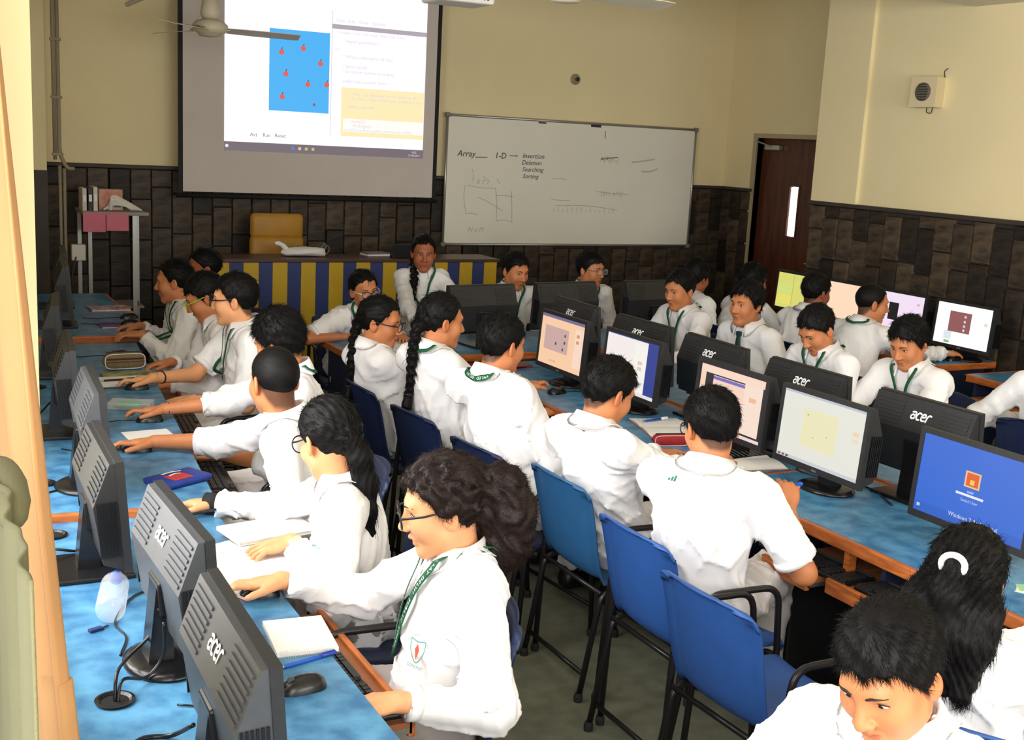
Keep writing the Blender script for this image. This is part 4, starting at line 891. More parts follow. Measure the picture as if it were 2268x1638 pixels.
    head = [E3((0, -0.014, 0.034), (0.074, 0.094, 0.086)), E3((0, 0.016, -0.030), (0.060*jw, 0.072, 0.082), 0.03), CP((-0.043*jw, 0.004, -0.060), (-0.012, 0.060, -0.100), 0.024, 0.017, 0.03), CP((0.043*jw, 0.004, -0.060), (0.012, 0.060, -0.100), 0.024, 0.017, 0.03),
            E3((-0.040, 0.052, -0.030), (0.022, 0.024, 0.026), 0.03), E3((0.040, 0.052, -0.030), (0.022, 0.024, 0.026), 0.03), CP((-0.030, 0.072, 0.026), (0.030, 0.072, 0.026), 0.013, 0.013, 0.02),
            E3((-0.031, 0.094, 0.004), (0.017, 0.014, 0.012), 0.014, 's'), E3((0.031, 0.094, 0.004), (0.017, 0.014, 0.012), 0.014, 's'),
            CP((0, 0.081, 0.012), (0, 0.103, -0.030), 0.0075, 0.0115, 0.012), E3((-0.0125, 0.094, -0.034), (0.009, 0.010, 0.0075), 0.006), E3((0.0125, 0.094, -0.034), (0.009, 0.010, 0.0075), 0.006),
            CP((-0.018, 0.079, -0.0615), (0, 0.0865, -0.0585), 0.0055, 0.007, 0.005), CP((0.018, 0.079, -0.0615), (0, 0.0865, -0.0585), 0.0055, 0.007, 0.005), CP((-0.015, 0.079, -0.072), (0.015, 0.079, -0.072), 0.0072, 0.0072, 0.006), CP((-0.024, 0.086, -0.0658), (0.024, 0.086, -0.0658), 0.0022, 0.0022, 0.003, 's'),
            cap(hp(0, -0.025, -0.045), N-Zv*0.03, 0.050*hs*jw, 0.056*s*jw, 0.03)]
    for q in (-1, 1):
        head.append(ell(hp(q*0.077, -0.012, -0.008), np.stack([rr*0.93+fh*q*0.36, fh*0.93-rr*q*0.36, uh]), np.array([0.0085, 0.020, 0.033])*hs, 0.006))
        head.append(ell(hp(q*0.086, -0.006, -0.004), H3, np.array([0.006, 0.010, 0.017])*hs, 0.006, 's'))
    # skin prims
    armp = []; handp = {}
    for sd, (j, e, w, hd) in arms.items():
        armp += [cap(j, e, 0.043*s, 0.036*s, 0.02), cap(e, w, 0.037*s, 0.0245*s, 0.02)]
        if hands:
            hz = nrm(Zv-hd*(Zv@hd)+rb*sd*0.12); handp[sd] = hand_prims(w, hd, hz, sd, s, rpose if sd == 1 else lpose)
    legp = []
    for sd, (h0, k0, a0) in legs.items(): legp += [cap(h0, k0, 0.068*s, 0.05*s, 0.03), cap(k0, a0, 0.05*s, 0.036*s, 0.02)]
    skinp = torso(-0.024)+legp+armp+head+[q for v in handp.values() for q in v[0]]
    root = thing(name, label, 'person', (P[0], P[1], 0.0), 0, group); O = np.array([P[0], P[1], 0.0])
    lo = np.min([p['lo'] for p in skinp], 0); hi = np.max([p['hi'] for p in skinp], 0)
    V, Q = surface(skinp, lo, hi, hb); cen = V[Q].mean(1); inh = np.linalg.norm(cen-(C-uh*0.01), axis=1) < 0.150
    for A_, c_ in handp.values(): inh |= np.linalg.norm(cen-c_, axis=1) < 0.105*s
    meshes = [keep(V, Q, ~inh)]
    hv, hq = surface(skinp, C-0.165, C+0.165, hh); cm = np.linalg.norm(hv[hq].mean(1)-(C-uh*0.01), axis=1) < 0.152; meshes.append(keep(hv, hq, cm))
    for A_, c_ in handp.values():
        v_, q_ = surface(skinp, c_-0.115*s, c_+0.115*s, hhand); m_ = np.linalg.norm(v_[q_].mean(1)-c_, axis=1) < 0.107*s; meshes.append(keep(v_, q_, m_))
    off = 0; VV = []; QQ = []
    for v_, q_ in meshes: VV.append(v_); QQ.append(q_+off); off += len(v_)
    VV = np.concatenate(VV); QQ = np.concatenate(QQ)
    L = (VV-C) @ H3.T/hs; col = np.ones((len(VV), 3)); inhead = (np.abs(L) < 0.14).all(1)
    g2 = lambda x, z, sx_, sz_: np.exp(-((L[:, 0]-x)/sx_)**2-((L[:, 2]-z)/sz_)**2)*(L[:, 1] > 0.045)*inhead
    lip = np.clip(g2(0, -0.066, 0.020, 0.0085)*1.3, 0, 1); col *= 1-lip[:, None]*np.array([0.22, 0.48, 0.42])
    sock = np.clip(g2(-0.031, 0.004, 0.018, 0.010)+g2(0.031, 0.004, 0.018, 0.010), 0, 1); col *= 1-sock[:, None]*np.array([0.20, 0.24, 0.22])
    if not girl:
        mo = np.clip(g2(0, -0.051, 0.022, 0.006), 0, 1)*0.5; col *= 1-mo[:, None]*0.45
    if not girl:      # clipped stubble below the hairline
        lf0 = [0, .35, .7, .95, 1.15, 1.33, 1.5, 1.75, 2.1, 2.5, PI]; zl0 = [.074, .071, .062, .040, .010, -.018, .004, -.004, -.040, -.066, -.072]
        ln_ = np.interp(np.arctan2(np.abs(L[:, 0]), L[:, 1]+0.015), lf0, zl0)-(0.010 if hair == 'crop' else 0); below = ln_-L[:, 2]
        st_ = np.clip(1-below/(0.028 if hair == 'crop' else 0.016), 0, 1)*inhead*(L[:, 1] < 0.045)*(np.abs(L[:, 0]) < 0.0775); col *= 1-st_[:, None]*np.array([0.80, 0.78, 0.75])
    ears = (np.abs(L[:, 0]) > 0.070)*inhead; col[ears.astype(bool)] *= np.array([1.02, 0.9, 0.86])
    np_mesh('body', VV, QQ, SKIN[skin], root, O, col)
    # eyes and brows
    def facepoint(x, z):
        p0 = hp(x, 0.16, z); t = 0.0
        for _ in range(40):
            d = sdf_at(head, (p0-fh*t)[None])[0]; t += max(d, 0.0003)*0.8
            if d < 0.0004: break
        return p0-fh*t
    for q in (-1, 1):
        f0 = facepoint(q*0.031, 0.004); Rm = np.eye(4); Rm[:3, 0] = rr; Rm[:3, 1] = fh; Rm[:3, 2] = uh; Rm[:3, 3] = f0-fh*0.003*hs-O
        dn = max(0.0, (pitch-10)/60); eye = MB().sphere((0, 0, 0), (0.0135*hs, 0.0055*hs, (0.0056-0.003*dn)*hs), 12, Rm).build('eye', EYEW, root, True)
        MB().sphere((0.0, 0.0022*hs, -0.0008*hs), (0.0066*hs, 0.0046*hs, (0.0054-0.0022*dn)*hs), 10, Rm).build('iris', EYED, eye, True)
        la = [(-0.0145, -0.0012, 0.0005), (-0.008, 0.0035, 0.0050-0.002*dn), (0, 0.0052, 0.0062-0.003*dn), (0.008, 0.0035, 0.0050-0.002*dn), (0.0145, -0.0012, 0.0005)]
        MB().tube(curve_pts(np.array(la)*hs, 3), 0.0011*hs, 5, M=Rm).build('eyelashes', LASH, eye, True)
        bp = [facepoint(q*x, z)+fh*0.0008 for x, z in ((0.014, 0.022), (0.024, 0.027), (0.036, 0.0285), (0.047, 0.023))]
        MB().tube(curve_pts(np.array(bp)-O, 4), np.interp(np.linspace(0, 1, 13), [0, .3, 1], [0.0022, 0.0028, 0.0010])*hs*(0.75 if girl else 1.0), 6).build('eyebrow', LASH, root, True)
    # shirt
    rs = np.random.default_rng(seed); ws = [(nrm(rs.normal(0, 1, 3)*np.array([1, 1, 0.7]))*rs.uniform(28, 75), rs.uniform(0, 6.28)) for _ in range(7)]
    lowz = P[2]+0.02
    def folds(x, y, z):
        wx = x+0.025*np.sin(17*z+seed)+0.012*np.sin(41*y+seed); wz = z+0.03*np.sin(15*x+11*y+seed*0.7); wy = y+0.02*np.sin(19*z+7*x)
        a = np.zeros_like(x)
        for i, (kv, ph) in enumerate(ws):
            rdg = 1-np.abs(np.sin(0.68*(kv[0]*wx+kv[1]*wy+kv[2]*wz)+ph)); msk = np.clip(0.5+0.9*np.sin(kv[1]*0.22*x+kv[2]*0.2*y+kv[0]*0.25*z+2*ph), 0, 1)
            a = a-(rdg**3.0)*msk
        return a*0.0098*np.clip(1.3-0.75*(z-lowz)/max(Ls, .3), 0.45, 1.3)+0.006
    g = 0.013
    sh = torso(g); cuffs = []
    for sd, (j, e, w, hd) in arms.items():
        if sleeve == 'long':
            sh += [cap(j, e, 0.063*s, 0.056*s, 0.035), cap(e, e+(w-e)*0.90, 0.056*s, 0.040*s, 0.03, True)]; cuffs.append((e+(w-e)*0.80, e+(w-e)*0.905, 0.0425*s))
        elif sleeve == 'half':
            sh += [cap(j, e, 0.063*s, 0.056*s, 0.035), cap(e, e+(w-e)*0.34, 0.057*s, 0.050*s, 0.03, True)]; cuffs.append((e+(w-e)*0.22, e+(w-e)*0.35, 0.0525*s))
        else:
            mid = j+(e-j)*0.82; sh += [cap(j, mid, 0.066*s, 0.064*s, 0.035, True)]; cuffs.append((j+(e-j)*0.74, mid, 0.066*s))
    # tails down to the seat
    sh.append(cap(P+sp*0.08, P-sp*0.03, 0.09*s, 0.10*s, 0.05))
    nk = cap(N+Zv*0.030, N+Zv*0.12, 0.060*s*jw, 0.062*s*jw, 0.008, False, 's'); shall = sh+[nk]
    lo = np.min([p['lo'] for p in sh], 0); hi = np.max([p['hi'] for p in sh], 0); V, Q = surface(shall, lo, hi, hc, folds)
    shirt = np_mesh('shirt', V, Q, SHIRT, root, O)
    for a, b, r in cuffs:
        MB().tube([a-O, b-O, b-O-(b-a)*0.02], [r, r*1.02, r*0.8], 20).build('cuff', SHIRT, shirt, True)
    # collar: stand and turned-down leaf, open at the throat
    if collar:
        up = nrm(piv-N+Zv*0.06); cf = nrm(fb-up*(fb@up)); cr = np.cross(cf, up); base = N+up*0.020*s-cf*0.004
        rows = []
        for k in range(33):
            a = rad(22)+(2*PI-2*rad(22))*k/32; dr = cf*math.cos(a)*1.05+cr*math.sin(a); fr = max(0, math.cos(a)); bk = max(0, -math.cos(a))
            r1 = 0.062*s*jw; drop = 0.030+0.035*fr**2; sidew = abs(math.sin(a))
            rows.append([base+dr*r1*1.02-up*0.025, base+dr*r1*0.99+up*(0.026+0.012*bk)*s, base+dr*(r1+0.006)+up*(0.030+0.013*bk)*s, base+dr*(r1+0.020+0.010*fr)+up*(0.004-0.012*fr)*s, base+dr*(r1+0.027+0.020*fr+0.004*sidew)+up*(0.012-drop)*s, base+dr*(r1+0.022+0.016*fr)+up*(0.010-drop)*s])
        rows = np.array(rows); e_ = rows[:, 4].copy(); e_[:] = onto(shall, e_, 0.006, 4); w_ = np.clip(sdf_at(shall, rows[:, 4]), -1, 0.02)[:, None]; rows[:, 4] = np.where(w_ < 0.010, e_, rows[:, 4]*0.5+e_*0.5)
        rows[:, 3] = 0.45*rows[:, 2]+0.55*rows[:, 4]+(rows[:, 3]-0.5*(rows[:, 2]+rows[:, 4]))*0.5; rows[:, 5] = rows[:, 4]-(rows[:, 4]-rows[:, 3])*0.05
        co = MB().grid(rows-O).build('collar', SHIRT, shirt, True); m_ = co.modifiers.new('thick', 'SOLIDIFY'); m_.thickness = 0.0025
    # trousers and shoes
    tp = [ell(P-Zv*0.005, Rt, np.array([0.158, 0.120, 0.10])*s, 0.05)]
    for sd, (h0, k0, a0) in legs.items():
        tp += [cap(h0, k0, 0.085*s, 0.070*s, 0.04), cap(k0, a0+Zv*0.02, 0.070*s, 0.058*s, 0.03, True)]
        sp_ = [cap(a0-fb*0.035-Zv*0.04, a0+fb*0.06-Zv*0.042, 0.040*s, 0.040*s, 0.03), cap(a0+fb*0.05-Zv*0.048, a0+fb*0.15-Zv*0.052, 0.040*s, 0.032*s, 0.03), cap(a0-fb*0.02+Zv*0.02, a0-fb*0.02-Zv*0.03, 0.038*s, 0.04*s, 0.03)]
        lo = np.min([p['lo'] for p in sp_], 0); hi = np.max([p['hi'] for p in sp_], 0); v_, q_ = surface(sp_, lo, hi, 0.010); v_[:, 2] = np.maximum(v_[:, 2], 0.002); np_mesh('shoe', v_, q_, SHOE, root, O)
    lo = np.min([p['lo'] for p in tp], 0); hi = np.max([p['hi'] for p in tp], 0); v_, q_ = surface(tp, lo, hi, hc*1.15, folds); np_mesh('trousers', v_, q_, trousers or TROUS, root, O)
    # hair
    hm = HAIRM[haircol]
    lf = [0, .35, .7, .95, 1.15, 1.33, 1.5, 1.75, 2.1, 2.5, PI]; zl = [.074, .071, .062, .040, .010, -.018, .004, -.004, -.040, -.066, -.072]
    if girl: zl = [.080, .076, .066, .045, .018, -.004, -.002, -.015, -.045, -.070, -.072]
    if hair == 'crop': zl[-2:] = [-.076, -.088]
    zl = [z-fringe*(1 if i < 3 else 0) for i, z in enumerate(zl)]
    th = {'short': (0.011, 0.016), 'crop': (0.0035, 0.0045), 'full': (0.016, 0.026), 'pulled': (0.008, 0.010), 'curly': (0.014, 0.018), 'halftie': (0.012, 0.014)}.get(hair, (0.010, 0.013))
    tn = rs.uniform(0, 6.28, 4)
    def hcap(X, Y, Z):
        x, y, z = (X-C[0]), (Y-C[1]), (Z-C[2]); lx = (x*rr[0]+y*rr[1]+z*rr[2])/hs; ly = (x*fh[0]+y*fh[1]+z*fh[2])/hs; lz = (x*uh[0]+y*uh[1]+z*uh[2])/hs
        q = [lx/(0.074+th[0]), (ly+0.016)/(0.094+th[0]+0.001), (lz-0.034)/(0.086+th[1])]; k0 = np.sqrt(q[0]**2+q[1]**2+q[2]**2); d = (k0-1)*0.088
        ph = np.arctan2(np.abs(lx), ly+0.015); line = np.interp(ph, lf, zl)+0.004*np.sin(90*lx+tn[0])+0.003*np.sin(170*lx+60*ly+tn[1])
        amp = 0.0018 if hair != 'curly' else 0.0045
        if hair == 'crop': amp = 0.0005
        d = d+amp*(np.sin(85*lx+40*ly+tn[2]+3*np.sin(25*lz))*np.sin(70*lz-50*ly+tn[3])+0.5*np.sin(160*lx+90*ly+120*lz))
        return np.maximum(d, (line-lz)*0.85)*hs
    hpz = [fun(hcap, C-0.14*hs, C+0.14*hs, 0.004)]
    bk = -fh; flow = lambda p: (p-(hp(0, 0.02, 0.13)))*1.0-uh*0.03
    tail = []
    def chain(pts, rads, k=0.012): return [cap(pts[i], pts[i+1], rads[i], rads[i+1], k) for i in range(len(pts)-1)]
    hb0 = hp(0, -0.108, 0.0)
    fbk = -fb
    if hair == 'braid' or hair == 'braid_front':
        sgn = 1
        st = hp(0.0, -0.105, -0.03) if hair == 'braid' else hp(0.060, -0.070, -0.04)
        nb_ = 9; pts = []
        for i in range(nb_):
            t = i/(nb_-1)
            if hair == 'braid': p = st+fbk*(0.035*math.sin(PI*min(t*1.3, 1)*0.6)+0.012)-Zv*0.30*t+rb*0.015*math.sin(3*t)
            else: p = st+(rb*0.020*t+fb*(0.11*t+0.06*math.sin(PI*t)))-Zv*0.28*t
            pts.append(p)
        for i in range(nb_*2-1):
            t = i/2; a = int(t); p = pts[a] if t == a else (pts[a]+pts[a+1])/2
            w_ = 0.026*(1-0.35*i/(nb_*2)); sd = 1 if i % 2 else -1
            tail.append(ell(p+rb*0.006*sd, np.stack([nrm(rb+Zv*0.7*sd), fb, nrm(Zv-rb*0.7*sd)]), (w_*1.15, w_*0.9, w_*0.75), 0.004))
        tail += chain([hp(0, -0.09, 0.0), st], [0.035, 0.022], 0.02); end = pts[-1]; tail += chain([end, end-Zv*0.05+fbk*0.01, end-Zv*0.10+fbk*0.012], [0.017, 0.022, 0.008], 0.01)
    elif hair == 'ponytail':
        st = hp(0, -0.112, -0.005); d1 = fbk*0.5; pts = [hp(0, -0.08, 0.0), st, st+fbk*0.03-Zv*0.06, st+fbk*0.045-Zv*0.14+rb*0.008, st+fbk*0.045-Zv*0.22-rb*0.006, st+fbk*0.05-Zv*0.30+rb*0.010, st+fbk*0.05-Zv*0.37]
        tail = chain(pts, [0.045, 0.026, 0.034, 0.038, 0.036, 0.030, 0.010], 0.02)
    elif hair == 'low_bun':
        tail = [ell(hp(0.0, -0.115, -0.045), H3, np.array([0.03, 0.028, 0.035])*hs, 0.02)]+chain([hp(0, -0.115, -0.05), hp(0.0, -0.14, -0.075), hp(0.01, -0.15, -0.11)], [0.022, 0.02, 0.008], 0.01)
    elif hair == 'curly':
        st = hp(0, -0.10, 0.02); pts = [hp(0, -0.07, 0.02), st, st+bk*0.05+uh*0.0, st+bk*0.075-Zv*0.07, st+bk*0.07-Zv*0.15, st+bk*0.055-Zv*0.22]
        tail = chain(pts, [0.05, 0.035, 0.058, 0.068, 0.062, 0.026], 0.03)
    elif hair == 'halftie':
        st = hp(0, -0.115, 0.035); pts = [hp(0, -0.06, 0.03), st, st+bk*0.025-Zv*0.06, st+bk*0.02-Zv*0.15, st+bk*0.01-Zv*0.24]; tail = chain(pts, [0.05, 0.028, 0.040, 0.046, 0.03], 0.02)
        for q in (-1, 0, 1): tail += chain([hp(q*0.05, -0.065, -0.01), hp(q*0.062, -0.085, -0.06), hp(q*0.06, -0.09, -0.10)+fbk*0.01-Zv*0.02, hp(q*0.055, -0.09, -0.11)+fbk*0.03-Zv*0.13], [0.04, 0.046, 0.046, 0.026], 0.03)
    allh = hpz+tail; lo = np.min([p['lo'] for p in allh], 0); hi = np.max([p['hi'] for p in allh], 0)
    curlf = None
    if tail:
        cf_ = rs.normal(0, 1, (4, 3)); big = hair == 'curly'
        def curlf(x, y, z):
            lx = (x-C[0])*rr[0]+(y-C[1])*rr[1]+(z-C[2])*rr[2]
            return (0.005 if big else 0.0016)*np.sin(95*x+40*z+tn[0]+2*np.sin(40*z))*np.sin(95*y-30*z+tn[1])+0.0012*np.sin(330*lx+12*np.sin(15*z))
    V, Q = surface(allh, lo, hi, hh*1.05, curlf)
    if len(Q):
        e1, e2 = V[Q[:, 2]]-V[Q[:, 0]], V[Q[:, 3]]-V[Q[:, 1]]; fn = np.cross(e1, e2); Nn = np.zeros_like(V)
        for k in range(4): np.add.at(Nn, Q[:, k], fn)
        Nn /= np.linalg.norm(Nn, axis=1)[:, None]+1e-12
        out = sdf_at(head, V) > 0.002; idx = np.nonzero(out)[0]
        cnt = [700, 1700, 4200, 8000][det]; V2 = []
        if cnt and len(idx):
            longh = hair in ('braid', 'braid_front', 'ponytail', 'halftie', 'pulled', 'low_bun')
            fl_ = (lambda p: np.where(((p-C) @ uh > -0.06*hs)[:, None], (hp(0, -0.11, 0.0)-p)*1.0, np.tile(-Zv, (len(p), 1)))) if longh else flow
            sv, sq = hair_strands('hair', root, O, V[idx], Nn[idx], fl_, cnt, (0.050 if longh else 0.026)*(1.3 if hair == 'full' else 1)*(1.0 if hair == 'curly' else 1)*(0.33 if hair == 'crop' else 1), [0.0020, 0.0015, 0.0011, 0.0008][det], hm, seed, 0.07 if longh else (0.42 if hair == 'full' else 0.24), 0.010 if hair == 'curly' else 0.0, 0.5 if longh else 0.3)
            Q = np.concatenate([Q, sq+len(V)]); V = np.concatenate([V, sv])
        ho = np_mesh('hair', V, Q, hm, root, O)
        if hair == 'halftie':
            M_ = np.eye(4); M_[:3, 0] = rr; M_[:3, 1] = uh; M_[:3, 2] = fh; M_[:3, 3] = hp(0, -0.137, 0.040)-O
            MB().tube([(0.026*math.cos(a), 0.022*math.sin(a), 0) for a in np.linspace(0, 2*PI, 20)[:-1]], 0.008, 8, True, M_).build('scrunchie', WHITEC, ho, True)
        if hair in ('ponytail', 'braid') and det > 0:
            M_ = np.eye(4); M_[:3, 0] = rb; M_[:3, 1] = fb; M_[:3, 2] = Zv; M_[:3, 3] = (pts[1] if hair == 'ponytail' else pts[-1])-O
            MB().tube([(0.026*math.cos(a)*(0.75 if hair == 'braid' else 1), 0.026*math.sin(a)*(0.75 if hair == 'braid' else 1), 0) for a in np.linspace(0, 2*PI, 16)[:-1]], 0.005, 6, True, M_).build('hair_band', FRAMEB, ho, True)
    # spectacles
    if glasses:
        fcol, shape = glasses; gm = mat('frame_'+fcol, {'black': srgb(26, 24, 28), 'lime': srgb(170, 200, 40), 'brown': srgb(70, 46, 40), 'gold': srgb(150, 110, 80), 'steel': srgb(120, 116, 116)}[fcol], 0.3)
        gr = 0.0022 if shape != 'wire' else 0.0013
        fy = 0.106; gz = 0.000; ctrs = [(-0.033, fy, gz), (0.033, fy, gz)]; fr = MB()
        bx_, bz_ = (0.027, 0.020) if shape != 'round' else (0.0275, 0.0255)
        go = None; loops = []
        for cx_, cy_, cz_ in ctrs:
            loop = [hp(cx_+bx_*math.copysign(abs(math.cos(a))**(0.75 if shape == 'rect' else 1), math.cos(a)), cy_-0.10*max(0, abs(cx_+bx_*math.cos(a))-0.03), cz_+bz_*math.copysign(abs(math.sin(a))**(0.75 if shape == 'rect' else 1), math.sin(a)))-O for a in np.linspace(0, 2*PI, 25)[:-1]]
            loops.append(loop); fr.tube(loop, gr*hs, 6, True)
        fr.tube([hp(-0.008, fy+0.001, 0.005)-O, hp(0, fy+0.004, 0.008)-O, hp(0.008, fy+0.001, 0.005)-O], gr*hs, 6)
        go = fr.build('glasses', gm, root, True)
        for q in (-1, 1):
            armm = mat('frame_white', srgb(220, 220, 210), 0.3) if fcol == 'black' and shape == 'whitearm' else gm
            MB().tube([hp(q*0.059, fy-0.006, 0.008)-O, hp(q*0.074, 0.05, 0.008)-O, hp(q*0.079, -0.005, 0.012)-O, hp(q*0.080, -0.03, -0.008)-O], [gr*hs*1.5, gr*hs*1.3, gr*hs, gr*hs], 6).build('temple_arm', armm, go, True)
        for loop in loops: MB().add(loop, [tuple(range(len(loop)))]).build('lens', LENS, go)
    # lanyard ribbon or tie
    Rb = None
    if lanyard or tie:
        rib = MB(); path = []
        for sgn in ((1, -1) if lanyard else ()):
            ctl = [N-fb*0.100+Zv*0.020, N-fb*0.065+rb*sgn*0.062+Zv*0.022, N+fb*0.02+rb*sgn*0.072+Zv*0.0, N+fb*0.10+rb*sgn*0.044-Zv*0.06, N+fb*0.14+rb*sgn*0.028-Zv*0.14, N+fb*0.16+rb*sgn*0.004-Zv*0.26]
            pp_ = curve_pts(ctl, 8); pp_ = onto(shall, pp_, 0.010, 6); nn = grad_at(shall, pp_); tt = np.gradient(pp_, axis=0); tt /= np.linalg.norm(tt, axis=1)[:, None]; sd_ = np.cross(tt, nn); sd_ /= np.linalg.norm(sd_, axis=1)[:, None]
            wd = (0.0125 if lanyard == 'text' else 0.0078)*s; pp2 = pp_+nn*np.interp(np.arange(len(pp_)), [0, 12, 22, 60], [0.008, 0.010, 0.004, 0.002])[:, None]
            ro = MB().grid(np.stack([pp2-sd_*wd-O, pp2+sd_*wd-O], 1)).build('lanyard', LANY, root, True); m_ = ro.modifiers.new('thick', 'SOLIDIFY'); m_.thickness = 0.0018
            if lanyard == 'text':
                tm = MB(); word = 'DELHI PUBLIC SCHOOL SONEPAT '; seg = np.concatenate([[0], np.cumsum(np.linalg.norm(np.diff(pp2, axis=0), axis=1))]); pos = 0.015; i_ = 0; stepw = 0.0118*s
                order = 1 if sgn == 1 else -1
                while pos < seg[-1]-0.01:
                    ch = word[i_ % len(word)]; i_ += 1
                    if ch != ' ':
                        f_ = lambda arr: np.array([np.interp(pos, seg, arr[:, k]) for k in range(3)])
                        tdir, ndir = nrm(f_(tt)), nrm(f_(nn)); tdir = -tdir if sgn == 1 else tdir; up_ = np.cross(ndir, tdir); M_ = np.eye(4); M_[:3, 0] = tdir; M_[:3, 1] = up_; M_[:3, 2] = ndir; M_[:3, 3] = f_(pp2)+ndir*0.0022-O
                        text_mesh(ch, 0.0165*s, M_, tm)
                    pos += stepw
                stuff(tm.build('lanyard_text', LANYT, ro))
        if tie:
            ctl = onto(shall, curve_pts([N+fb*0.075-Zv*0.02, N+fb*0.12-Zv*0.09, N+fb*0.15-Zv*0.20, N+fb*0.16-Zv*0.33], 6), 0.008, 6); nn = grad_at(shall, ctl); n_ = len(ctl); wdt = np.interp(np.linspace(0, 1, n_), [0, .08, .14, .8, 1], [.020, .017, .013, .030, .004])
            tm_ = mat('dark_green_tie', srgb(24, 54, 58), 0.6, 0.2, 50); to = MB().grid(np.stack([ctl-rb*wdt[:, None]-O, ctl+nn*0.004-O, ctl+rb*wdt[:, None]-O], 1)).build('tie', tm_, root, True); m_ = to.modifiers.new('thick', 'SOLIDIFY'); m_.thickness = 0.003
            MB().rbox(-0.017, 0.017, -0.008, 0.010, -0.014, 0.014, 0.005, 2, np.vstack([np.column_stack([rb, fb, Zv, ctl[1]-O]), [0, 0, 0, 1]])).build('tie_knot', tm_, to)
    if badge:      # school crest on the shirt pocket
        tg = torso(g); c0 = onto(tg, [N+fb*0.105-rb*0.105*s-Zv*0.195], 0.006, 8)[0]; nn = grad_at(tg, c0[None])[0]; ux = nrm(np.cross(Zv, nn)); uy = np.cross(nn, ux)
        M_ = np.eye(4); M_[:3, 0] = ux; M_[:3, 1] = uy; M_[:3, 2] = nn; M_[:3, 3] = c0+nn*0.010-O
        cr_ = MB(); k = 0.024; cr_.stroke(curve_pts([(-k, k*1.1), (-k*0.9, -k*0.2), (0, -k*1.3), (k*0.9, -k*0.2), (k, k*1.1), (0, k*0.9), (-k, k*1.1)], 5), 0.003, 0, M_, 'xy')
        text_mesh('SONEPAT', 0.0125, M_ @ TR((0, -k*1.75, 0)), cr_)
        for i_, ch in enumerate('DELHI PUBLIC SCHOOL'):
            a = rad(155-i_*130/18); text_mesh(ch, 0.009, M_ @ TR((math.cos(a)*k*1.6, math.sin(a)*k*1.6, 0), a-PI/2), cr_)
        cb_ = stuff(cr_.build('crest', mat('crest_green', srgb(96, 158, 148), 0.7), shirt))
        MB().prism([(0, k*0.7), (k*0.3, k*0.1), (k*0.12, -k*0.6), (0, -k*0.95), (-k*0.12, -k*0.6), (-k*0.3, k*0.1)], 0.0003, 0.001, 'z', M_).build('crest_torch', mat('crest_red', srgb(220, 92, 70), 0.7), shirt)
    return dict(root=root, arms=arms, P=P, O=O, N=N, fb=fb, rb=rb, hp=hp, s=s, C=C, shall=shall, shirt=shirt)
def band(pr, side, t, r, w, material, nm='wristband'):
    j, e, wr_, hd = pr['arms'][side]; p = e+(wr_-e)*t; d = nrm(wr_-e)
    MB().tube([p-d*w-pr['O'], p-d*w*0.99-pr['O'], p+d*w*0.99-pr['O'], p+d*w-pr['O']], [r*0.8, r, r, r*0.8], 18).build(nm, material, pr['root'], True)
# ------------------------------------------------------------------ the students
tt_ = 0.745
P1 = person('girl with curly tied-back hair and round glasses at the near left desk', (1.198, 2.625, 1.165), 172, 160, 12, 0, 1.0, True, rh=(0.835, 2.93, 0.765), rpose='mouse', rdir=(-1, 0.25, -0.12), lh=(0.93, 2.32, 0.68), lpose='type', ldir=(-1, 0.15, -0.1), hair='curly', haircol='brown', glasses=('black', 'round'), skin='light', lanyard='text', badge=True, det=3, trousers=TROUG, pelvis=(1.18, 2.56), hs=1.05)
P2 = person('girl with a long black ponytail seen from behind, writing with a black wristband', (1.106, 3.245, 1.19), 165, 106, 18, 0, 0.97, True, rh=(0.84, 3.70, 0.752), rpose='rest', rdir=(-1, 0.5, -0.05), lh=(0.95, 3.20, 0.765), lpose='rest', ldir=(-1, 0.1, -0.2), hair='ponytail', glasses=('black', 'round'), skin='light', badge=True, det=2, trousers=TROUG, pelvis=(1.25, 3.28))
P3 = person('boy with cropped hair seen from behind, arm stretched to a mouse', (1.152, 3.944, 1.22), 160, 104, 6, 0, 1.02, rh=(0.79, 4.43, 0.775), rpose='mouse', rdir=(-1, 0.35, -0.1), lh=(1.0, 3.85, 0.69), ldir=(-1, 0.1, 0), hair='crop', skin='mid', det=2, sleeve='half')
P4 = person('boy with thick fluffy hair and lanyard behind the cropped boy', (1.316, 4.509, 1.25), 168, 130, 22, 0, 1.0, rh=(0.92, 4.90, 0.785), rpose='mouse', rdir=(-1, 0.25, -0.1), lh=(1.05, 4.45, 0.70), hair='full', skin='mid', lanyard='plain', det=2, sleeve='half')
P5 = person('upright boy in profile with thin black glasses and short sleeves', (1.409, 5.508, 1.28), 178, 158, 4, 0, 1.03, rh=(0.99, 5.52, 0.785), rpose='mouse', rdir=(-1, 0.1, -0.1), lh=(1.15, 5.40, 0.70), hair='short', glasses=('black', 'round'), skin='light', sleeve='short', lanyard='plain', det=1)
P6 = person('boy with lime green glasses looking down beside the upright boy', (1.372, 6.045, 1.21), 178, 166, 26, 0, 1.0, rh=(1.17, 5.98, 0.765), rpose='rest', rdir=(-1, -0.1, -0.1), lh=(1.1, 5.75, 0.70), hair='short', fringe=0.012, glasses=('lime', 'rect'), skin='mid', det=1)
P7 = person('girl in profile with long sleeves at the dark far left desk', (1.395, 6.797, 1.20), 182, 160, 6, 0, 1.0, True, rh=(1.20, 7.00, 0.79), rpose='rest', rdir=(-1, -0.1, 0), lh=(1.16, 6.72, 0.79), ldir=(-1, 0.2, 0), hair='pulled', skin='mid', det=1, lanyard='plain')
P8 = person('student in shadow, farthest at the left desks', (1.706, 7.431, 1.20), 185, 175, 10, 0, 1.0, True, hair='pulled', skin='dark', det=0)
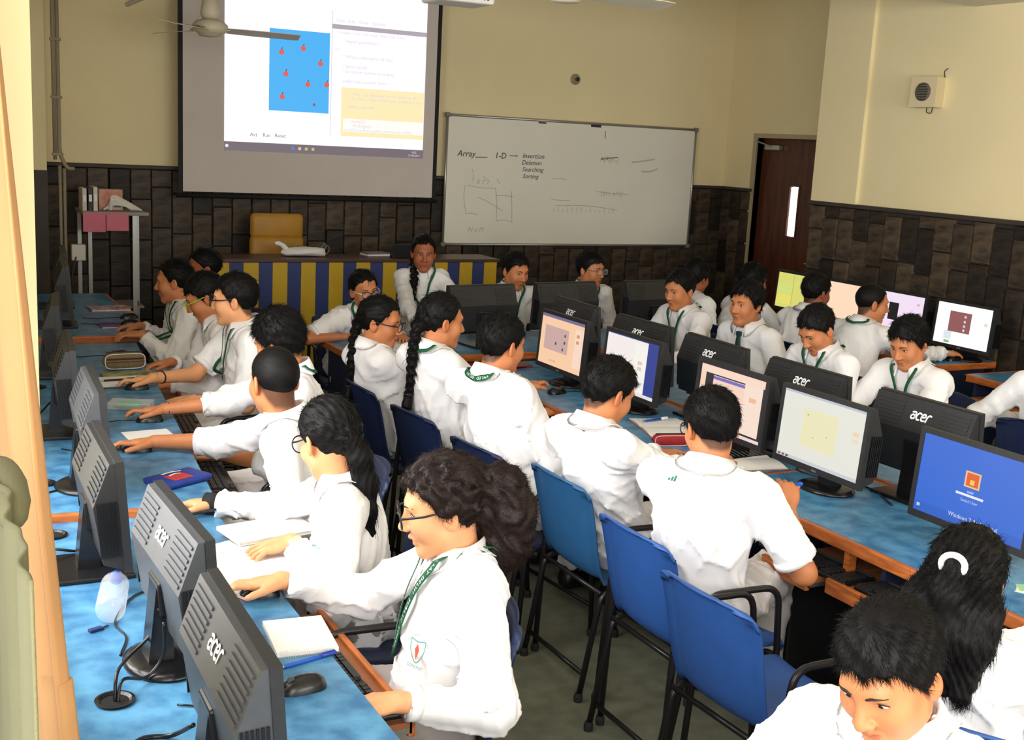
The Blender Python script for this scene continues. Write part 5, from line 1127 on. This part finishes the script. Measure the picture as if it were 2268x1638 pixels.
P9 = person('girl with black glasses and a long braid turning her face to the right', (2.059, 5.213, 1.20), 8, -38, 8, 0, 0.96, True, rh=(2.58, 5.12, 0.70), lh=(2.66, 5.45, 0.76), hair='braid', glasses=('black', 'rect'), skin='mid', lanyard=None, det=1, pelvis=(2.17, 5.16))
P10 = person('girl with a thick braid down her back looking at the peach screen', (2.145, 4.705, 1.285), 15, -2, 6, 0, 1.0, True, rh=(2.72, 4.75, 0.70), lh=(2.80, 5.25, 0.75), hair='braid', skin='mid', lanyard='plain', det=1, pelvis=(2.22, 4.62))
P11 = person('boy with a printed green lanyard seen from behind, hand on a mouse', (2.189, 4.197, 1.27), 18, 14, 8, 0, 1.06, rh=(2.60, 4.00, 0.70), lh=(2.88, 5.0, 0.775), lpose='mouse', ldir=(1, 0.5, -0.1), hair='short', skin='mid', lanyard='text', det=2, relb=(-0.2, -0.5, -0.8), pelvis=(2.26, 4.04))
P12 = person('boy bending over an open notebook beside a red pencil case', (2.285, 3.500, 1.21), 12, 6, 22, 0, 0.98, rh=(2.76, 3.42, 0.765), lh=(2.72, 3.74, 0.765), rpose='rest', hair='short', fringe=0.006, skin='mid', det=2, pelvis=(2.36, 3.53))
P13 = person('boy with his back turned writing with a blue pen, steel bangle on his wrist', (2.317, 2.983, 1.21), 32, 78, 16, 0, 1.06, rh=(2.63, 2.92, 0.84), rpose='pen', rdir=(0.5, 0.6, 0.75), lh=(2.92, 3.62, 0.765), sleeve='short', hair='short', glasses=('black', 'rect'), skin='mid', det=2, relb=(0.1, -0.6, -0.8), pelvis=(2.29, 2.93))
P14 = person('girl with long half-tied hair and a white scrunchie, seen from behind', (2.215, 1.815, 1.13), 30, 24, 12, 0, 0.98, True, rh=(2.72, 1.55, 0.70), lh=(2.75, 1.95, 0.72), hair='halftie', haircol='black', glasses=('brown', 'round'), skin='light', det=3, pelvis=(2.24, 1.80))
P15 = person('boy with short black hair looking down to the left, closest to the camera', (1.470, 1.368, 1.205), 200, 196, 26, 4, 1.0, rh=(1.12, 1.55, 0.66), lh=(1.10, 1.15, 0.62), hair='short', fringe=0.004, skin='mid', det=3)
P16 = person('standing girl with a front braid and green lanyard facing the camera', (3.166, 7.311, 1.31), 256, 252, 6, 0, 0.92, True, rh=(2.95, 6.78, 0.765), lh=(3.30, 6.75, 0.765), rpose='flat', lpose='flat', hair='braid_front', skin='dark', lanyard='plain', standing=True, det=1)
P17 = person('smiling girl with glasses leaning on the end of the cross desk', (2.52, 6.72, 1.145), 262, 274, 6, 8, 0.94, True, rh=(2.42, 6.62, 0.755), rdir=(1, -0.25, 0), lh=(2.72, 6.55, 0.755), ldir=(-0.2, -1, 0), sleeve='short', hair='low_bun', glasses=('black', 'whitearm'), skin='mid', lanyard='plain', det=1, pelvis=(2.55, 7.02), relb=(-1, 0.2, -0.3))
P18 = person('far boy looking down between two black monitors', (3.738, 7.027, 1.22), 262, 280, 14, 0, 0.94, hair='short', skin='mid', lanyard='plain', det=1)
P19 = person('far boy with thin glasses looking to the right behind the cross desk', (4.373, 7.102, 1.22), 268, 292, 4, 0, 0.94, hair='short', fringe=0.008, glasses=('steel', 'rect'), skin='mid', lanyard='plain', det=1)
P20 = person('boy with lanyard facing left behind the fourth island monitor back', (4.30, 5.951, 1.23), 186, 190, 12, 0, 1.0, hair='short', skin='mid', lanyard='plain', det=1, rh=(3.95, 6.05, 0.76), lh=(3.95, 5.75, 0.70))
P21 = person('boy with a dark green tie gazing left across the island', (4.296, 5.285, 1.24), 188, 192, 4, 0, 1.0, hair='full', skin='mid', tie=True, det=1)
P22 = person('boy with neat black hair looking steeply down at the island', (4.158, 4.576, 1.20), 186, 184, 36, 0, 1.02, hair='short', skin='mid', lanyard='plain', det=1, rh=(3.9, 4.75, 0.70), lh=(3.92, 4.45, 0.70))
P23 = person('boy looking down with his fingers on a keyboard by the green book', (4.39, 4.155, 1.20), 188, 190, 24, 0, 1.0, hair='full', skin='mid', lanyard='plain', det=1, rh=(4.03, 4.22, 0.765), rpose='type', lh=(4.05, 4.02, 0.765), lpose='type', relb=(0.3, 0.6, -0.7))
P24 = person('dark-haired student seen from behind at the far right wall', (5.072, 6.795, 1.20), 10, 16, 8, 0, 1.0, hair='full', skin='dark', det=0)
P25 = person('student seen from behind before the yellow-green screen', (5.358, 6.51, 1.20), 5, 8, 8, 0, 1.0, hair='full', skin='dark', det=0, rh=(5.78, 6.3, 0.76), lh=(5.8, 6.7, 0.76))
P26 = person('boy seen from behind before the plain peach screen', (5.394, 5.905, 1.21), 12, 2, 8, 0, 1.04, hair='short', skin='dark', det=0, rh=(5.8, 5.75, 0.76), lh=(5.8, 6.15, 0.76))
P27 = person('boy in profile reaching to a mouse before the lilac screen', (5.376, 5.377, 1.21), 8, -26, 6, 0, 1.04, hair='crop', skin='mid', lanyard='plain', det=1, rh=(5.98, 5.28, 0.765), rpose='mouse', rdir=(1, 0, -0.1), lh=(5.78, 5.6, 0.76))
P28 = person('student cut off by the right picture edge, elbow out', (4.95, 3.66, 1.24), 20, 10, 6, 0, 1.0, hair='short', skin='mid', det=0, lh=(5.05, 3.95, 0.70), rh=(5.4, 3.6, 0.70), lelb=(-1, 0.6, -0.3), pelvis=(4.93, 3.66))
band(P2, 1, 1.0, 0.036, 0.026, mat('black_wristband', srgb(24, 22, 24), 0.8)); band(P2, -1, 0.95, 0.029, 0.010, mat('watch_pale', srgb(200, 184, 150), 0.3), 'wristwatch')
band(P5, 1, 0.80, 0.029, 0.004, FRAMEB, 'thread_bracelet'); band(P13, 1, 0.62, 0.033, 0.004, STEEL, 'steel_bangle'); band(P13, 1, 0.9, 0.027, 0.0025, mat('thread_pale', srgb(200, 170, 120), 0.7), 'thread_bracelet')
# chairs under the other students
GO = 'plastic chairs at the other desks'
for pr, f, lb, dx in ((P1, 172, 'dark blue plastic chair under the girl with curly hair', 0.06), (P3, 172, 'dark blue plastic chair under the boy with cropped hair', 0), (P4, 175, 'dark blue plastic chair under the boy with fluffy hair', 0), (P5, 178, 'dark blue plastic chair under the boy with short sleeves and thin glasses', 0), (P6, 178, 'dark blue plastic chair under the boy with lime green glasses', 0),
                      (P7, 182, 'dark blue plastic chair under the girl in profile at the far left', 0), (P8, 185, 'dark blue plastic chair under the student in shadow', 0), (P14, 30, 'blue plastic chair under the girl with the white scrunchie', -0.13), (P15, 200, 'blue plastic chair under the boy closest to the camera', 0), (P2, 168, 'dark blue plastic chair under the girl with the black wristband', 0),
                      (P17, 262, 'dark blue plastic chair under the smiling girl at the cross desk', 0), (P18, 262, 'dark blue plastic chair under the far boy looking down', 0), (P19, 268, 'dark blue plastic chair under the far boy with thin glasses', 0), (P20, 190, 'dark blue plastic chair under the boy facing left', 0), (P21, 192, 'dark blue plastic chair under the boy with the tie', 0), (P22, 188, 'dark blue plastic chair under the boy looking steeply down', 0),
                      (P23, 192, 'dark blue plastic chair under the boy typing by the green book', 0), (P24, 10, 'dark blue plastic chair under the dark-haired student at the far right', 0), (P25, 5, 'dark blue plastic chair before the yellow-green screen', 0), (P26, 12, 'dark blue plastic chair before the plain peach screen', 0), (P27, 8, 'dark blue plastic chair before the lilac screen', 0), (P28, 20, 'dark blue plastic chair at the right picture edge', 0)):
    chair(pr['P'][0]+pr['fb'][0]*(0.03+dx), pr['P'][1]+pr['fb'][1]*(0.03+dx), f, lb, GO, CHAIR_SHADED if pr is not P14 and pr is not P15 else None)

# small green three-bar mark on the back of the writing boy's shirt
_q = P13['N']-P13['fb']*0.10-P13['rb']*0.085-Zv*0.02; _c = onto(P13['shall'], [_q], 0.006, 8)[0]; _n = grad_at(P13['shall'], _c[None])[0]; _x = nrm(np.cross(Zv, _n)); _y = np.cross(_n, _x)
_M = np.eye(4); _M[:3, 0] = _x; _M[:3, 1] = _y; _M[:3, 2] = _n; _M[:3, 3] = _c+_n*0.006-P13['O']
for k in range(3): MB().prism([(-0.016+k*0.011, 0), (-0.009+k*0.011, 0), (-0.006+k*0.011, 0.008+k*0.006), (-0.013+k*0.011, 0.008+k*0.006)], 0, 0.001, 'z', _M).build('shirt_mark', mat('mark_green', srgb(40, 110, 90), 0.7), P13['shirt'])
# ------------------------------------------------------------------ small things on the desks
def mouse(x, y, z, rot, label):
    t = thing('computer_mouse', label, 'mouse', (x, y, z), rad(rot), 'computer mice'); P = []
    for i in range(13):
        a = PI*i/12; u = -math.cos(a); w = 0.031*math.sin(a)**0.6*(1-0.10*u); h = 0.034*math.sin(a)**0.7*(1-0.18*u)
        P.append([(w*math.cos(b), 0.055*u, max(0.0, h*math.sin(b)**0.8) if 0 < b < PI else 0.0) for b in np.linspace(0, PI, 11)])
    MB().grid(P).build('shell', DARKM, t, True)
    MB().lathe([(0.008, -0.004), (0.009, 0.0), (0.008, 0.004)], 12, TR((0, 0.028, 0.027), 0, 0, PI/2)).build('wheel', GREYP, t)
    MB().tube(curve_pts([(0, 0.054, 0.008), (0.02, 0.12, 0.004), (0.0, 0.19, 0.004), (0.05, 0.27, 0.004)], 6), 0.0022, 6).build('cord', DARKM, t, True)
    return t
mouse(0.835, 2.955, 0.72, 78, 'black mouse under the hand of the curly-haired girl'); mouse(0.774, 2.385, 0.72, 96, 'glossy black mouse lying beside the blue pen and spiral pad')
mouse(0.775, 4.42, 0.745, 80, 'black mouse under the hand of the cropped boy'); mouse(0.905, 4.87, 0.745, 84, 'black mouse under the hand of the fluffy-haired boy'); mouse(0.965, 5.50, 0.745, 84, 'black mouse under the hand of the upright boy with glasses')
mouse(1.02, 6.32, 0.745, 88, 'black mouse lying beyond the olive pencil case'); mouse(1.22, 7.15, 0.776, 88, 'dark mouse on the lilac mouse pad'); mouse(1.26, 7.42, 0.77, 92, 'dark mouse beyond the lilac mouse pad')
mouse(2.94, 5.03, 0.72, -80, 'black mouse under the hand of the boy with the printed lanyard'); mouse(6.02, 5.28, 0.72, -88, 'black mouse under the hand of the boy before the lilac screen')
KEY = MB().prism([(-0.0085, 0), (0.0085, 0), (0.007, 0.008), (-0.007, 0.008)], -0.0085, 0.0085, 'y').build('key', BLACKP); KEYME = KEY.data; bpy.data.objects.remove(KEY)
def keyboard(x, y, z, rot, label, fine=False):
    t = thing('keyboard', label, 'keyboard', (x, y, z), rad(rot), 'computer keyboards')
    b = MB().rbox(-0.215, 0.215, -0.072, 0.072, 0.0, 0.016, 0.005).build('case', DARKM, t)
    MB().rbox(-0.205, 0.205, 0.055, 0.068, 0.0155, 0.018, 0.001).build('top_strip', GREYP, t)
    ks = MB()
    for r in range(5):
        xs = np.arange(22) if r > 0 else [k for k in range(22) if k < 3 or k > 9]
        for k in xs:
            if k in (15, 18): continue
            px, py = -0.2+k*0.019+(r*0.002 if k < 15 else 0), -0.058+r*0.0215
            if fine: link('key', KEYME, t, (px, py, 0.0158))
            else: ks.box(px-0.0075, px+0.0075, py-0.0085, py+0.0085, 0.0158, 0.0225)
    if fine: MB().prism([(-0.05, 0), (0.05, 0), (0.048, 0.008), (-0.048, 0.008)], -0.0085, 0.0085, 'y', TR((-0.07, -0.058, 0.0158))).build('space_bar', BLACKP, t)
    else:
        o = ks.build('keys', BLACKP, t); o['kind'] = 'stuff'
    return t
keyboard(0.905, 2.655, 0.626, 90, 'black keyboard on the tray of the curly-haired girl', True); keyboard(2.775, 2.44, 0.593, -90, 'black keyboard on the pulled-out tray under the blue login monitor', True)
keyboard(2.755, 2.895, 0.593, -90, 'black keyboard on the short tray beside the writing boy'); keyboard(1.02, 4.32, 0.647, 85, 'black keyboard on the tray of the cropped boy'); keyboard(0.90, 3.55, 0.626, 90, 'black keyboard on the tray of the girl with the wristband')
keyboard(4.0, 4.10, 0.72, 90, 'black keyboard under the fingers of the boy by the green book'); keyboard(2.80, 1.66, 0.593, -90, 'black keyboard at the lower right picture edge by the long-haired girl'); keyboard(1.10, 5.15, 0.647, 85, 'black keyboard on the tray of the upright boy'); keyboard(6.0, 5.55, 0.72, -90, 'black keyboard before the lilac screen')
keyboard(2.85, 4.0, 0.616, -90, 'black keyboard on the tray under the open notebook'); keyboard(2.85, 4.75, 0.616, -90, 'black keyboard on the tray before the peach screen')
PAGES = mat('page_edges', srgb(226, 220, 208), 0.85, 0.1, 200, stretch=(1, 1, 20))
def slabbook(name, label, cat, loc, rot, w, h, th, cover, pages=True, extra=None):
    t = thing(name, label, cat, loc, rad(rot))
    if pages: MB().box(-w/2+0.003, w/2-0.003, -h/2+0.003, h/2-0.003, 0.002, th-0.002).build('pages', PAGES, t)
    MB().box(-w/2, w/2, -h/2, h/2, 0, 0.002).build('back_cover', cover, t); MB().box(-w/2, w/2, -h/2, h/2, th-0.002, th).build('front_cover', cover, t)
    MB().box(-w/2-0.002, -w/2, -h/2, h/2, 0, th).build('spine', cover, t); return t
def openbook(label, loc, rot, w, h, th=0.012, cover=None):
    t = thing('open_notebook', label, 'notebook', loc, rad(rot))
    for sg in (-1, 1):
        P = []
        for i in range(9):
            u = i/8; z = th*(0.35+0.65*math.sin(PI*min(1, u*1.1+0.08))**0.6)
            P.append([(sg*u*w, -h/2, z), (sg*u*w, h/2, z)])
        MB().grid(P).build('page', WHITEC, t, True)
        MB().prism([(0, 0.0015)]+[(sg*p[0][0]*sg*sg, p[0][2]-0.0006) for p in P]+[(sg*w, 0.0015)], -h/2+0.001, h/2-0.001, 'y').build('page_block', PAGES, t)
        MB().box(min(0, sg*(w+0.004)), max(0, sg*(w+0.004)), -h/2-0.003, h/2+0.003, 0, 0.0015).build('cover', cover or mat('cover_maroon', srgb(150, 40, 50), 0.6), t)
    ln = MB()
    for k in range(9): ln.box(0.02, w*0.9, -h/2+0.02+k*h*0.1, -h/2+0.021+k*h*0.1, th+0.0004, th+0.0008)
    o = ln.build('ruled_lines', mat('ruled_grey', srgb(190, 190, 200), 0.8), t); o['kind'] = 'stuff'
    return t
def pen(x, y, z, rot, label, barrel, tip=None, capc=None, tilt=0.0, L=0.145):
    t = thing('pen', label, 'pen', (x, y, z), 0, 'pens'); M = TR((0, 0, 0.005), rad(rot), 0, tilt)
    MB().lathe([(0.0045, 0), (0.005, 0.01), (0.005, L*0.72)], 12, M @ TR((0, 0, 0), 0, 0, PI/2)).build('barrel', barrel, t, True)
    MB().lathe([(0.0056, L*0.70), (0.0058, L*0.98), (0.004, L)], 12, M @ TR((0, 0, 0), 0, 0, PI/2)).build('cap', capc or barrel, t, True)
    MB().lathe([(0.0008, -0.014), (0.0045, 0)], 10, M @ TR((0, 0, 0), 0, 0, PI/2)).build('nib', tip or STEEL, t)
    MB().box(L*0.72, L*0.97, -0.0012, 0.0012, 0.0055, 0.0075, M).build('clip', capc or barrel, t); return t
BLUEPEN = mat('pen_blue', srgb(40, 92, 200), 0.3); BLACKPEN = mat('pen_black', srgb(28, 26, 28), 0.3); WHITEPEN = mat('pen_white', srgb(230, 230, 235), 0.3)
# spiral pad
sp = thing('spiral_notebook', 'white spiral notepad lying at the near left desk edge', 'notebook', (0.852, 2.652, 0.72), rad(-6))
MB().box(-0.075, 0.075, -0.10, 0.10, 0, 0.012).build('paper_block', WHITEC, sp); MB().box(-0.077, 0.077, -0.102, 0.102, -0.0, 0.0015).build('back_board', mat('grey_card', srgb(150, 146, 140), 0.8), sp)
for k in range(24): MB().tube([(-0.066+k*0.0057, -0.100+0.007*math.cos(a), 0.007+0.009*math.sin(a)) for a in np.linspace(0, 2*PI, 9)[:-1]], 0.0009, 5, True).build('wire_ring', WHITEPL, sp)
pen(0.765, 2.500, 0.72, 14, 'blue patterned pen beside the spiral notepad', BLUEPEN, capc=mat('pen_blue_dark', srgb(30, 60, 150), 0.3))
openbook('large open register under the hand of the ponytail girl', (0.845, 3.17, 0.72), -66, 0.20, 0.30, 0.018); sb = slabbook('closed_notebook', 'thick white pages of a notebook lying across the open register', 'notebook', (0.985, 3.40, 0.74), 10, 0.26, 0.17, 0.012, WHITEC)
pen(0.79, 3.60, 0.745, 20, 'black pen in the hand of the girl with the wristband', BLACKPEN)
# water bottle lying on its side
wb_ = thing('water_bottle', 'empty clear plastic water bottle with blue cap lying on the near desk', 'bottle', (0.462, 3.0, 0.7575), rad(167))
Mb = TR((0, 0.115, 0), 0, PI/2)
prof = [(0.001, 0.0), (0.022, 0.002), (0.034, 0.008), (0.037, 0.02)]
for k in range(7): prof += [(0.037, 0.025+k*0.016), (0.0345, 0.033+k*0.016)]
prof += [(0.030, 0.140), (0.030, 0.150), (0.037, 0.165), (0.036, 0.185), (0.026, 0.212), (0.014, 0.228), (0.013, 0.240)]
PET = glassy('clear_plastic', (0.80, 0.82, 0.82), 0.22, 0.06)
MB().lathe([(r, z) for r, z in prof][::-1], 24, Mb @ np.diag([1, 1, 1, 1]), cap=False).build('bottle_body', PET, wb_, True)
MB().lathe([(0.0155, 0.232), (0.0155, 0.250), (0.014, 0.252)], 18, Mb).build('cap', BLUEPEN, wb_); MB().lathe([(0.0145, 0.224), (0.0165, 0.225), (0.0165, 0.230), (0.0145, 0.231)], 18, Mb, cap=False).build('cap_ring', BLUEPEN, wb_)
lb_ = thing('bottle_tag', 'small dark blue tag lying beside the bottle base', 'tag', (0.40, 2.87, 0.72), rad(20)); MB().rbox(-0.018, 0.018, -0.008, 0.008, 0, 0.008, 0.002).build('tag_body', mat('tag_navy', srgb(34, 48, 96), 0.5), lb_); MB().tube([(0.018, 0, 0.004), (0.035, 0.004, 0.003)], 0.002, 6).build('tag_string', BLACKP, lb_)
# pouches and cases
def pouch(name, label, loc, rot, L, W, Hh, body, trim, stripes=()):
    t = thing(name, label, 'pencil case', loc, rad(rot)); P = []
    for i in range(15):
        u = -1+2*i/14; k = max(0.02, 1-abs(u)**6); P.append([(u*L/2, W/2*k**0.3*math.copysign(abs(math.cos(a))**0.6, math.cos(a)), Hh/2+Hh/2*k**0.5*math.copysign(abs(math.sin(a))**0.7, math.sin(a))) for a in np.linspace(0, 2*PI, 17)])
    MB().grid(P).build('fabric', body, t, True)
    MB().tube([(L*0.46*math.copysign(abs(math.cos(a))**0.4, math.cos(a)), -W*0.40, Hh/2+Hh*0.44*math.copysign(abs(math.sin(a))**0.5, math.sin(a))) for a in np.linspace(0, 2*PI, 25)[:-1]], 0.0025, 6, True).build('piping', trim, t, True)
    for z0, z1, m in stripes: MB().rbox(-L*0.42, L*0.42, -W*0.52, -W*0.45, Hh*z0, Hh*z1, 0.001).build('stripe', m, t)
    MB().tube([(-L*0.42, 0, Hh+0.001), (L*0.42, 0, Hh+0.001)], 0.003, 6).build('zip', BLACKP, t); return t
pouch('pencil_case', 'olive checked pencil case with maroon stripes and white piping', (0.99, 5.98, 0.746), 3, 0.21, 0.06, 0.085, mat('olive_check', srgb(122, 106, 72), 0.8, 0.2, 60), WHITEPL, ((0.60, 0.70, mat('maroon_trim', srgb(70, 30, 32), 0.8)), (0.45, 0.50, mat('maroon_trim2', srgb(92, 46, 40), 0.8))))
pouch('pencil_case', 'red fabric pencil case beside the open notebook on the island', (2.905, 3.985, 0.72), -14, 0.17, 0.055, 0.05, mat('red_fabric', srgb(150, 28, 30), 0.7, 0.15, 40), mat('red_piping', srgb(200, 160, 150), 0.6))
bp_ = thing('pencil_pouch', 'dark blue zip pouch', 'pencil case', (0.835, 3.985, 0.746), rad(28)); bp_['label'] = 'dark blue zip pouch with red and white print on the left desk'
MB().rbox(-0.10, 0.10, -0.065, 0.065, 0, 0.022, 0.009, 3).build('fabric', mat('pouch_blue', srgb(34, 56, 140), 0.55, 0.2, 30), bp_, True); MB().rbox(-0.05, 0.03, -0.045, 0.02, 0.022, 0.0235, 0.0005, 1).build('red_print', mat('print_red', srgb(176, 52, 52), 0.6), bp_)
pt_ = MB(); pt_.stroke(curve_pts([(-0.04, 0.04), (0.0, 0.045), (0.04, 0.035)], 4), 0.010, 0.0238, None, 'xy').stroke(curve_pts([(-0.03, 0.01), (0.0, 0.02), (0.02, 0.012)], 4), 0.008, 0.0240, None, 'xy'); stuff(pt_.build('white_print', WHITEPL, bp_))
MB().tube([(-0.095, 0.066, 0.012), (0.095, 0.066, 0.012)], 0.003, 6).build('zip', BLACKP, bp_)
ps = thing('paper_sheet', 'loose white drawing sheet with faint yellow marks on the left desk', 'paper', (0.862, 4.60, 0.746), rad(4)); MB().box(-0.09, 0.09, -0.12, 0.12, 0, 0.0012).build('sheet', WHITEC, ps)
ym = MB()
for k in range(5): ym.stroke(curve_pts([(-0.02+k*0.012, -0.04), (0.0+k*0.012, 0.0), (0.01+k*0.01, 0.03)], 4), 0.006, 0.0016, None, 'xy')
ym.stroke([(0.02, -0.10), (0.085, -0.085)], 0.012, 0.0016, None, 'xy'); stuff(ym.build('crayon_marks', mat('crayon_yellow', srgb(240, 206, 110), 0.8), ps))
slabbook('closed_notebook', 'purple-edged white notebook with a pen under the olive pencil case', 'notebook', (0.885, 5.66, 0.746), 2, 0.24, 0.17, 0.012, WHITEC); pen(0.84, 5.64, 0.758, 4, 'black pen on the notebook before the upright boy', BLACKPEN)
mgz = slabbook('magazine', 'green printed booklet under the olive pencil case', 'book', (0.98, 5.83, 0.746), 0, 0.24, 0.10, 0.008, mat('green_print', srgb(96, 110, 60), 0.6, 0.0, 18, srgb(190, 170, 120)))
pb = thing('pencil_box', 'clear plastic stationery box with green contents on the left desk', 'box', (0.875, 5.13, 0.746), rad(-22)); MB().rbox(-0.09, 0.09, -0.05, 0.05, 0, 0.03, 0.004).build('clear_case', glassy('clear_case_plastic', (0.75, 0.74, 0.72), 0.35), pb); MB().rbox(-0.05, 0.04, -0.03, 0.035, 0.004, 0.022, 0.002).build('green_pad', mat('mint_green', srgb(70, 190, 150), 0.6), pb)
for k in range(4): MB().tube([(-0.07+k*0.01, -0.04, 0.012), (0.07, -0.035+k*0.018, 0.012)], 0.003, 6).build('pencil', BLACKP, pb)
# island papers
openbook('open ruled notebook with a blue pen on the island', (3.06, 4.25, 0.72), 74, 0.17, 0.24, 0.012); pen(3.0, 4.33, 0.734, 8, 'blue ballpoint pen lying on the open island notebook', BLUEPEN, capc=WHITEPEN)
openbook('open white notebook under the elbow of the writing boy', (3.07, 3.68, 0.72), 80, 0.15, 0.22, 0.014)
slabbook('green_book', 'green and yellow printed textbook beside the boy typing', 'book', (3.86, 3.74, 0.72), 20, 0.20, 0.27, 0.022, mat('textbook_green', srgb(56, 86, 30), 0.35, 0.0, 14, srgb(150, 160, 40)))
slabbook('red_folder', 'dark red glossy folder before the peach screen', 'folder', (2.98, 5.74, 0.72), 10, 0.30, 0.20, 0.014, mat('folder_red', srgb(140, 24, 34), 0.3), False)
slabbook('closed_notebook', 'white notebook between the braided girl and the boy with lanyard', 'notebook', (2.85, 5.52, 0.72), 12, 0.20, 0.16, 0.008, WHITEC)
slabbook('closed_notebook', 'white notebook under the glasses girl on the cross desk', 'notebook', (2.62, 6.42, 0.72), 30, 0.24, 0.17, 0.010, WHITEC); ps2 = thing('paper_sheet', 'white sheet on the corner of the cross desk by the smiling girl', 'paper', (2.45, 6.40, 0.721), rad(12)); MB().box(-0.09, 0.09, -0.10, 0.10, 0, 0.0015).build('sheet', WHITEC, ps2)
MB().stroke([(-0.05, 0.02), (0.05, 0.03)], 0.003, 0.0018, None, 'xy').build('ink_line', INK, ps2)
slabbook('closed_notebook', 'white booklet with green pen behind the farthest monitor back', 'notebook', (3.82, 5.62, 0.72), 18, 0.20, 0.15, 0.016, WHITEC); pen(3.78, 5.63, 0.737, 12, 'green pen on the white booklet', mat('pen_green', srgb(90, 160, 70), 0.4))
pen(2.632, 3.03, 0.815, -72, 'blue ballpoint pen held by the writing boy', BLUEPEN, capc=BLUEPEN, tilt=rad(-25))
cd = thing('playing_cards', 'few coloured paper cards at the right edge of the island', 'cards', (2.965, 2.20, 0.72), rad(30))
for k in range(4): MB().box(-0.03, 0.03, -0.045, 0.045, k*0.0012, k*0.0012+0.001, TR((k*0.008, 0, 0), rad(k*9))).build('card', mat('card_%d' % k, [srgb(160, 210, 220), srgb(230, 230, 225), srgb(220, 226, 160), srgb(150, 200, 160)][k], 0.6), cd)
# far left desk
mp = thing('mouse_pad', 'shiny lilac mouse pad on the far left desk', 'mouse pad', (1.17, 7.17, 0.77), rad(4)); MB().rbox(-0.13, 0.13, -0.10, 0.10, 0, 0.005, 0.002).build('pad', mat('lilac_pad', srgb(96, 92, 160), 0.25), mp); MB().rbox(-0.13, 0.13, -0.102, -0.096, 0.001, 0.0055, 0.001).build('pad_edge', WHITEPL, mp)
slabbook('closed_notebook', 'red patterned notebook on the far left desk', 'notebook', (1.20, 7.80, 0.77), 3, 0.24, 0.18, 0.012, mat('cover_redpattern', srgb(150, 70, 80), 0.6, 0.0, 30, srgb(210, 200, 210)))
slabbook('closed_notebook', 'yellow-edged notebook under the red patterned one', 'notebook', (1.19, 7.76, 0.757), 5, 0.27, 0.20, 0.012, mat('cover_yellow', srgb(200, 170, 70), 0.6))
# computer towers under the island
for i, (x, y, lb) in enumerate(((3.02, 2.55, 'black computer tower under the island below the blue login monitor'), (3.02, 3.15, 'black computer tower under the island behind the writing boy'), (3.02, 4.3, 'black computer tower under the far island desk'))):
    t = thing('computer_tower', lb, 'computer', (x, y, 0.0), rad(90), 'computer towers under the island'); MB().rbox(-0.09, 0.09, -0.2, 0.2, 0.01, 0.42, 0.008).build('case', BLACKP, t); MB().rbox(-0.08, 0.08, 0.2, 0.21, 0.03, 0.41, 0.004).build('front_panel', DARKM, t)
    MB().rbox(-0.07, 0.07, 0.21, 0.213, 0.34, 0.38, 0.001).build('disc_drive', GREYP, t)
    for fx, fy in ((-.07, -.17), (.07, -.17), (-.07, .17), (.07, .17)): MB().lathe([(0.012, 0), (0.012, 0.012)], 10, TR((fx, fy, 0))).build('foot', RUBBER, t)
# cables
def cable(label, pts, r=0.004): 
    o = MB().tube(curve_pts(pts, 8), r, 6).build('cable', DARKM, None, True, (0, 0, 0)); return tag(o, label, 'cable', 'loose black cables on the desks')
def zc(pts, z): return [(x, y, z+dz) for x, y, dz in pts]
cable('black cable arching from the near grommet to the round-foot monitor', zc([(0.38, 2.47, -0.02), (0.39, 2.50, 0.05), (0.43, 2.60, 0.04), (0.49, 2.63, 0.08), (0.50, 2.60, 0.15)], 0.72)); cable('second grey cable from the near grommet to the neck of the round-foot monitor', zc([(0.385, 2.465, -0.02), (0.40, 2.49, 0.04), (0.46, 2.54, 0.015), (0.50, 2.55, 0.06), (0.50, 2.54, 0.14)], 0.72))
cable('thin cable running past the lying bottle', zc([(0.43, 2.70, 0.004), (0.46, 2.80, 0.004), (0.45, 2.90, 0.004), (0.52, 3.05, 0.004), (0.62, 3.10, 0.006)], 0.72), 0.003); cable('thick cable at the bottom edge left of the nearest monitor', zc([(0.33, 2.20, 0.006), (0.40, 2.28, 0.006), (0.46, 2.27, 0.008), (0.49, 2.20, 0.06)], 0.72), 0.005)
cable('cable looping behind the edge-on monitor on its square foot', zc([(0.28, 3.55, 0.004), (0.36, 3.42, 0.03), (0.46, 3.40, 0.02), (0.47, 3.30, 0.10)], 0.72)); cable('black cable on the island between the two monitor rows', zc([(3.2, 3.0, 0.004), (3.28, 3.2, 0.004), (3.22, 3.4, 0.004), (3.3, 3.6, 0.004)], 0.72)); cable('tangled black cable behind the blue login monitor', zc([(3.15, 2.55, 0.004), (3.28, 2.7, 0.02), (3.2, 2.85, 0.004), (3.32, 2.95, 0.01), (3.36, 3.1, 0.05)], 0.72), 0.0035)
cable('curled cable beside the bright island screen with the yellow square', zc([(3.12, 3.3, 0.06), (3.2, 3.35, 0.004), (3.18, 3.5, 0.004), (3.3, 3.55, 0.006), (3.35, 3.75, 0.05)], 0.72), 0.003); cable('cable trailing across the dusty left desk', zc([(0.36, 3.95, 0.004), (0.5, 4.02, 0.004), (0.62, 4.05, 0.006), (0.60, 4.15, 0.07)], 0.745), 0.003)
cable('pair of cables rising behind the curtain-side monitor', zc([(0.43, 4.75, 0.004), (0.47, 4.85, 0.05), (0.54, 4.95, 0.10), (0.56, 5.0, 0.14)], 0.745), 0.004); cable('cable lying before the farthest island monitors', zc([(3.2, 4.9, 0.004), (3.3, 5.1, 0.004), (3.22, 5.3, 0.004), (3.33, 5.5, 0.03)], 0.72), 0.003)
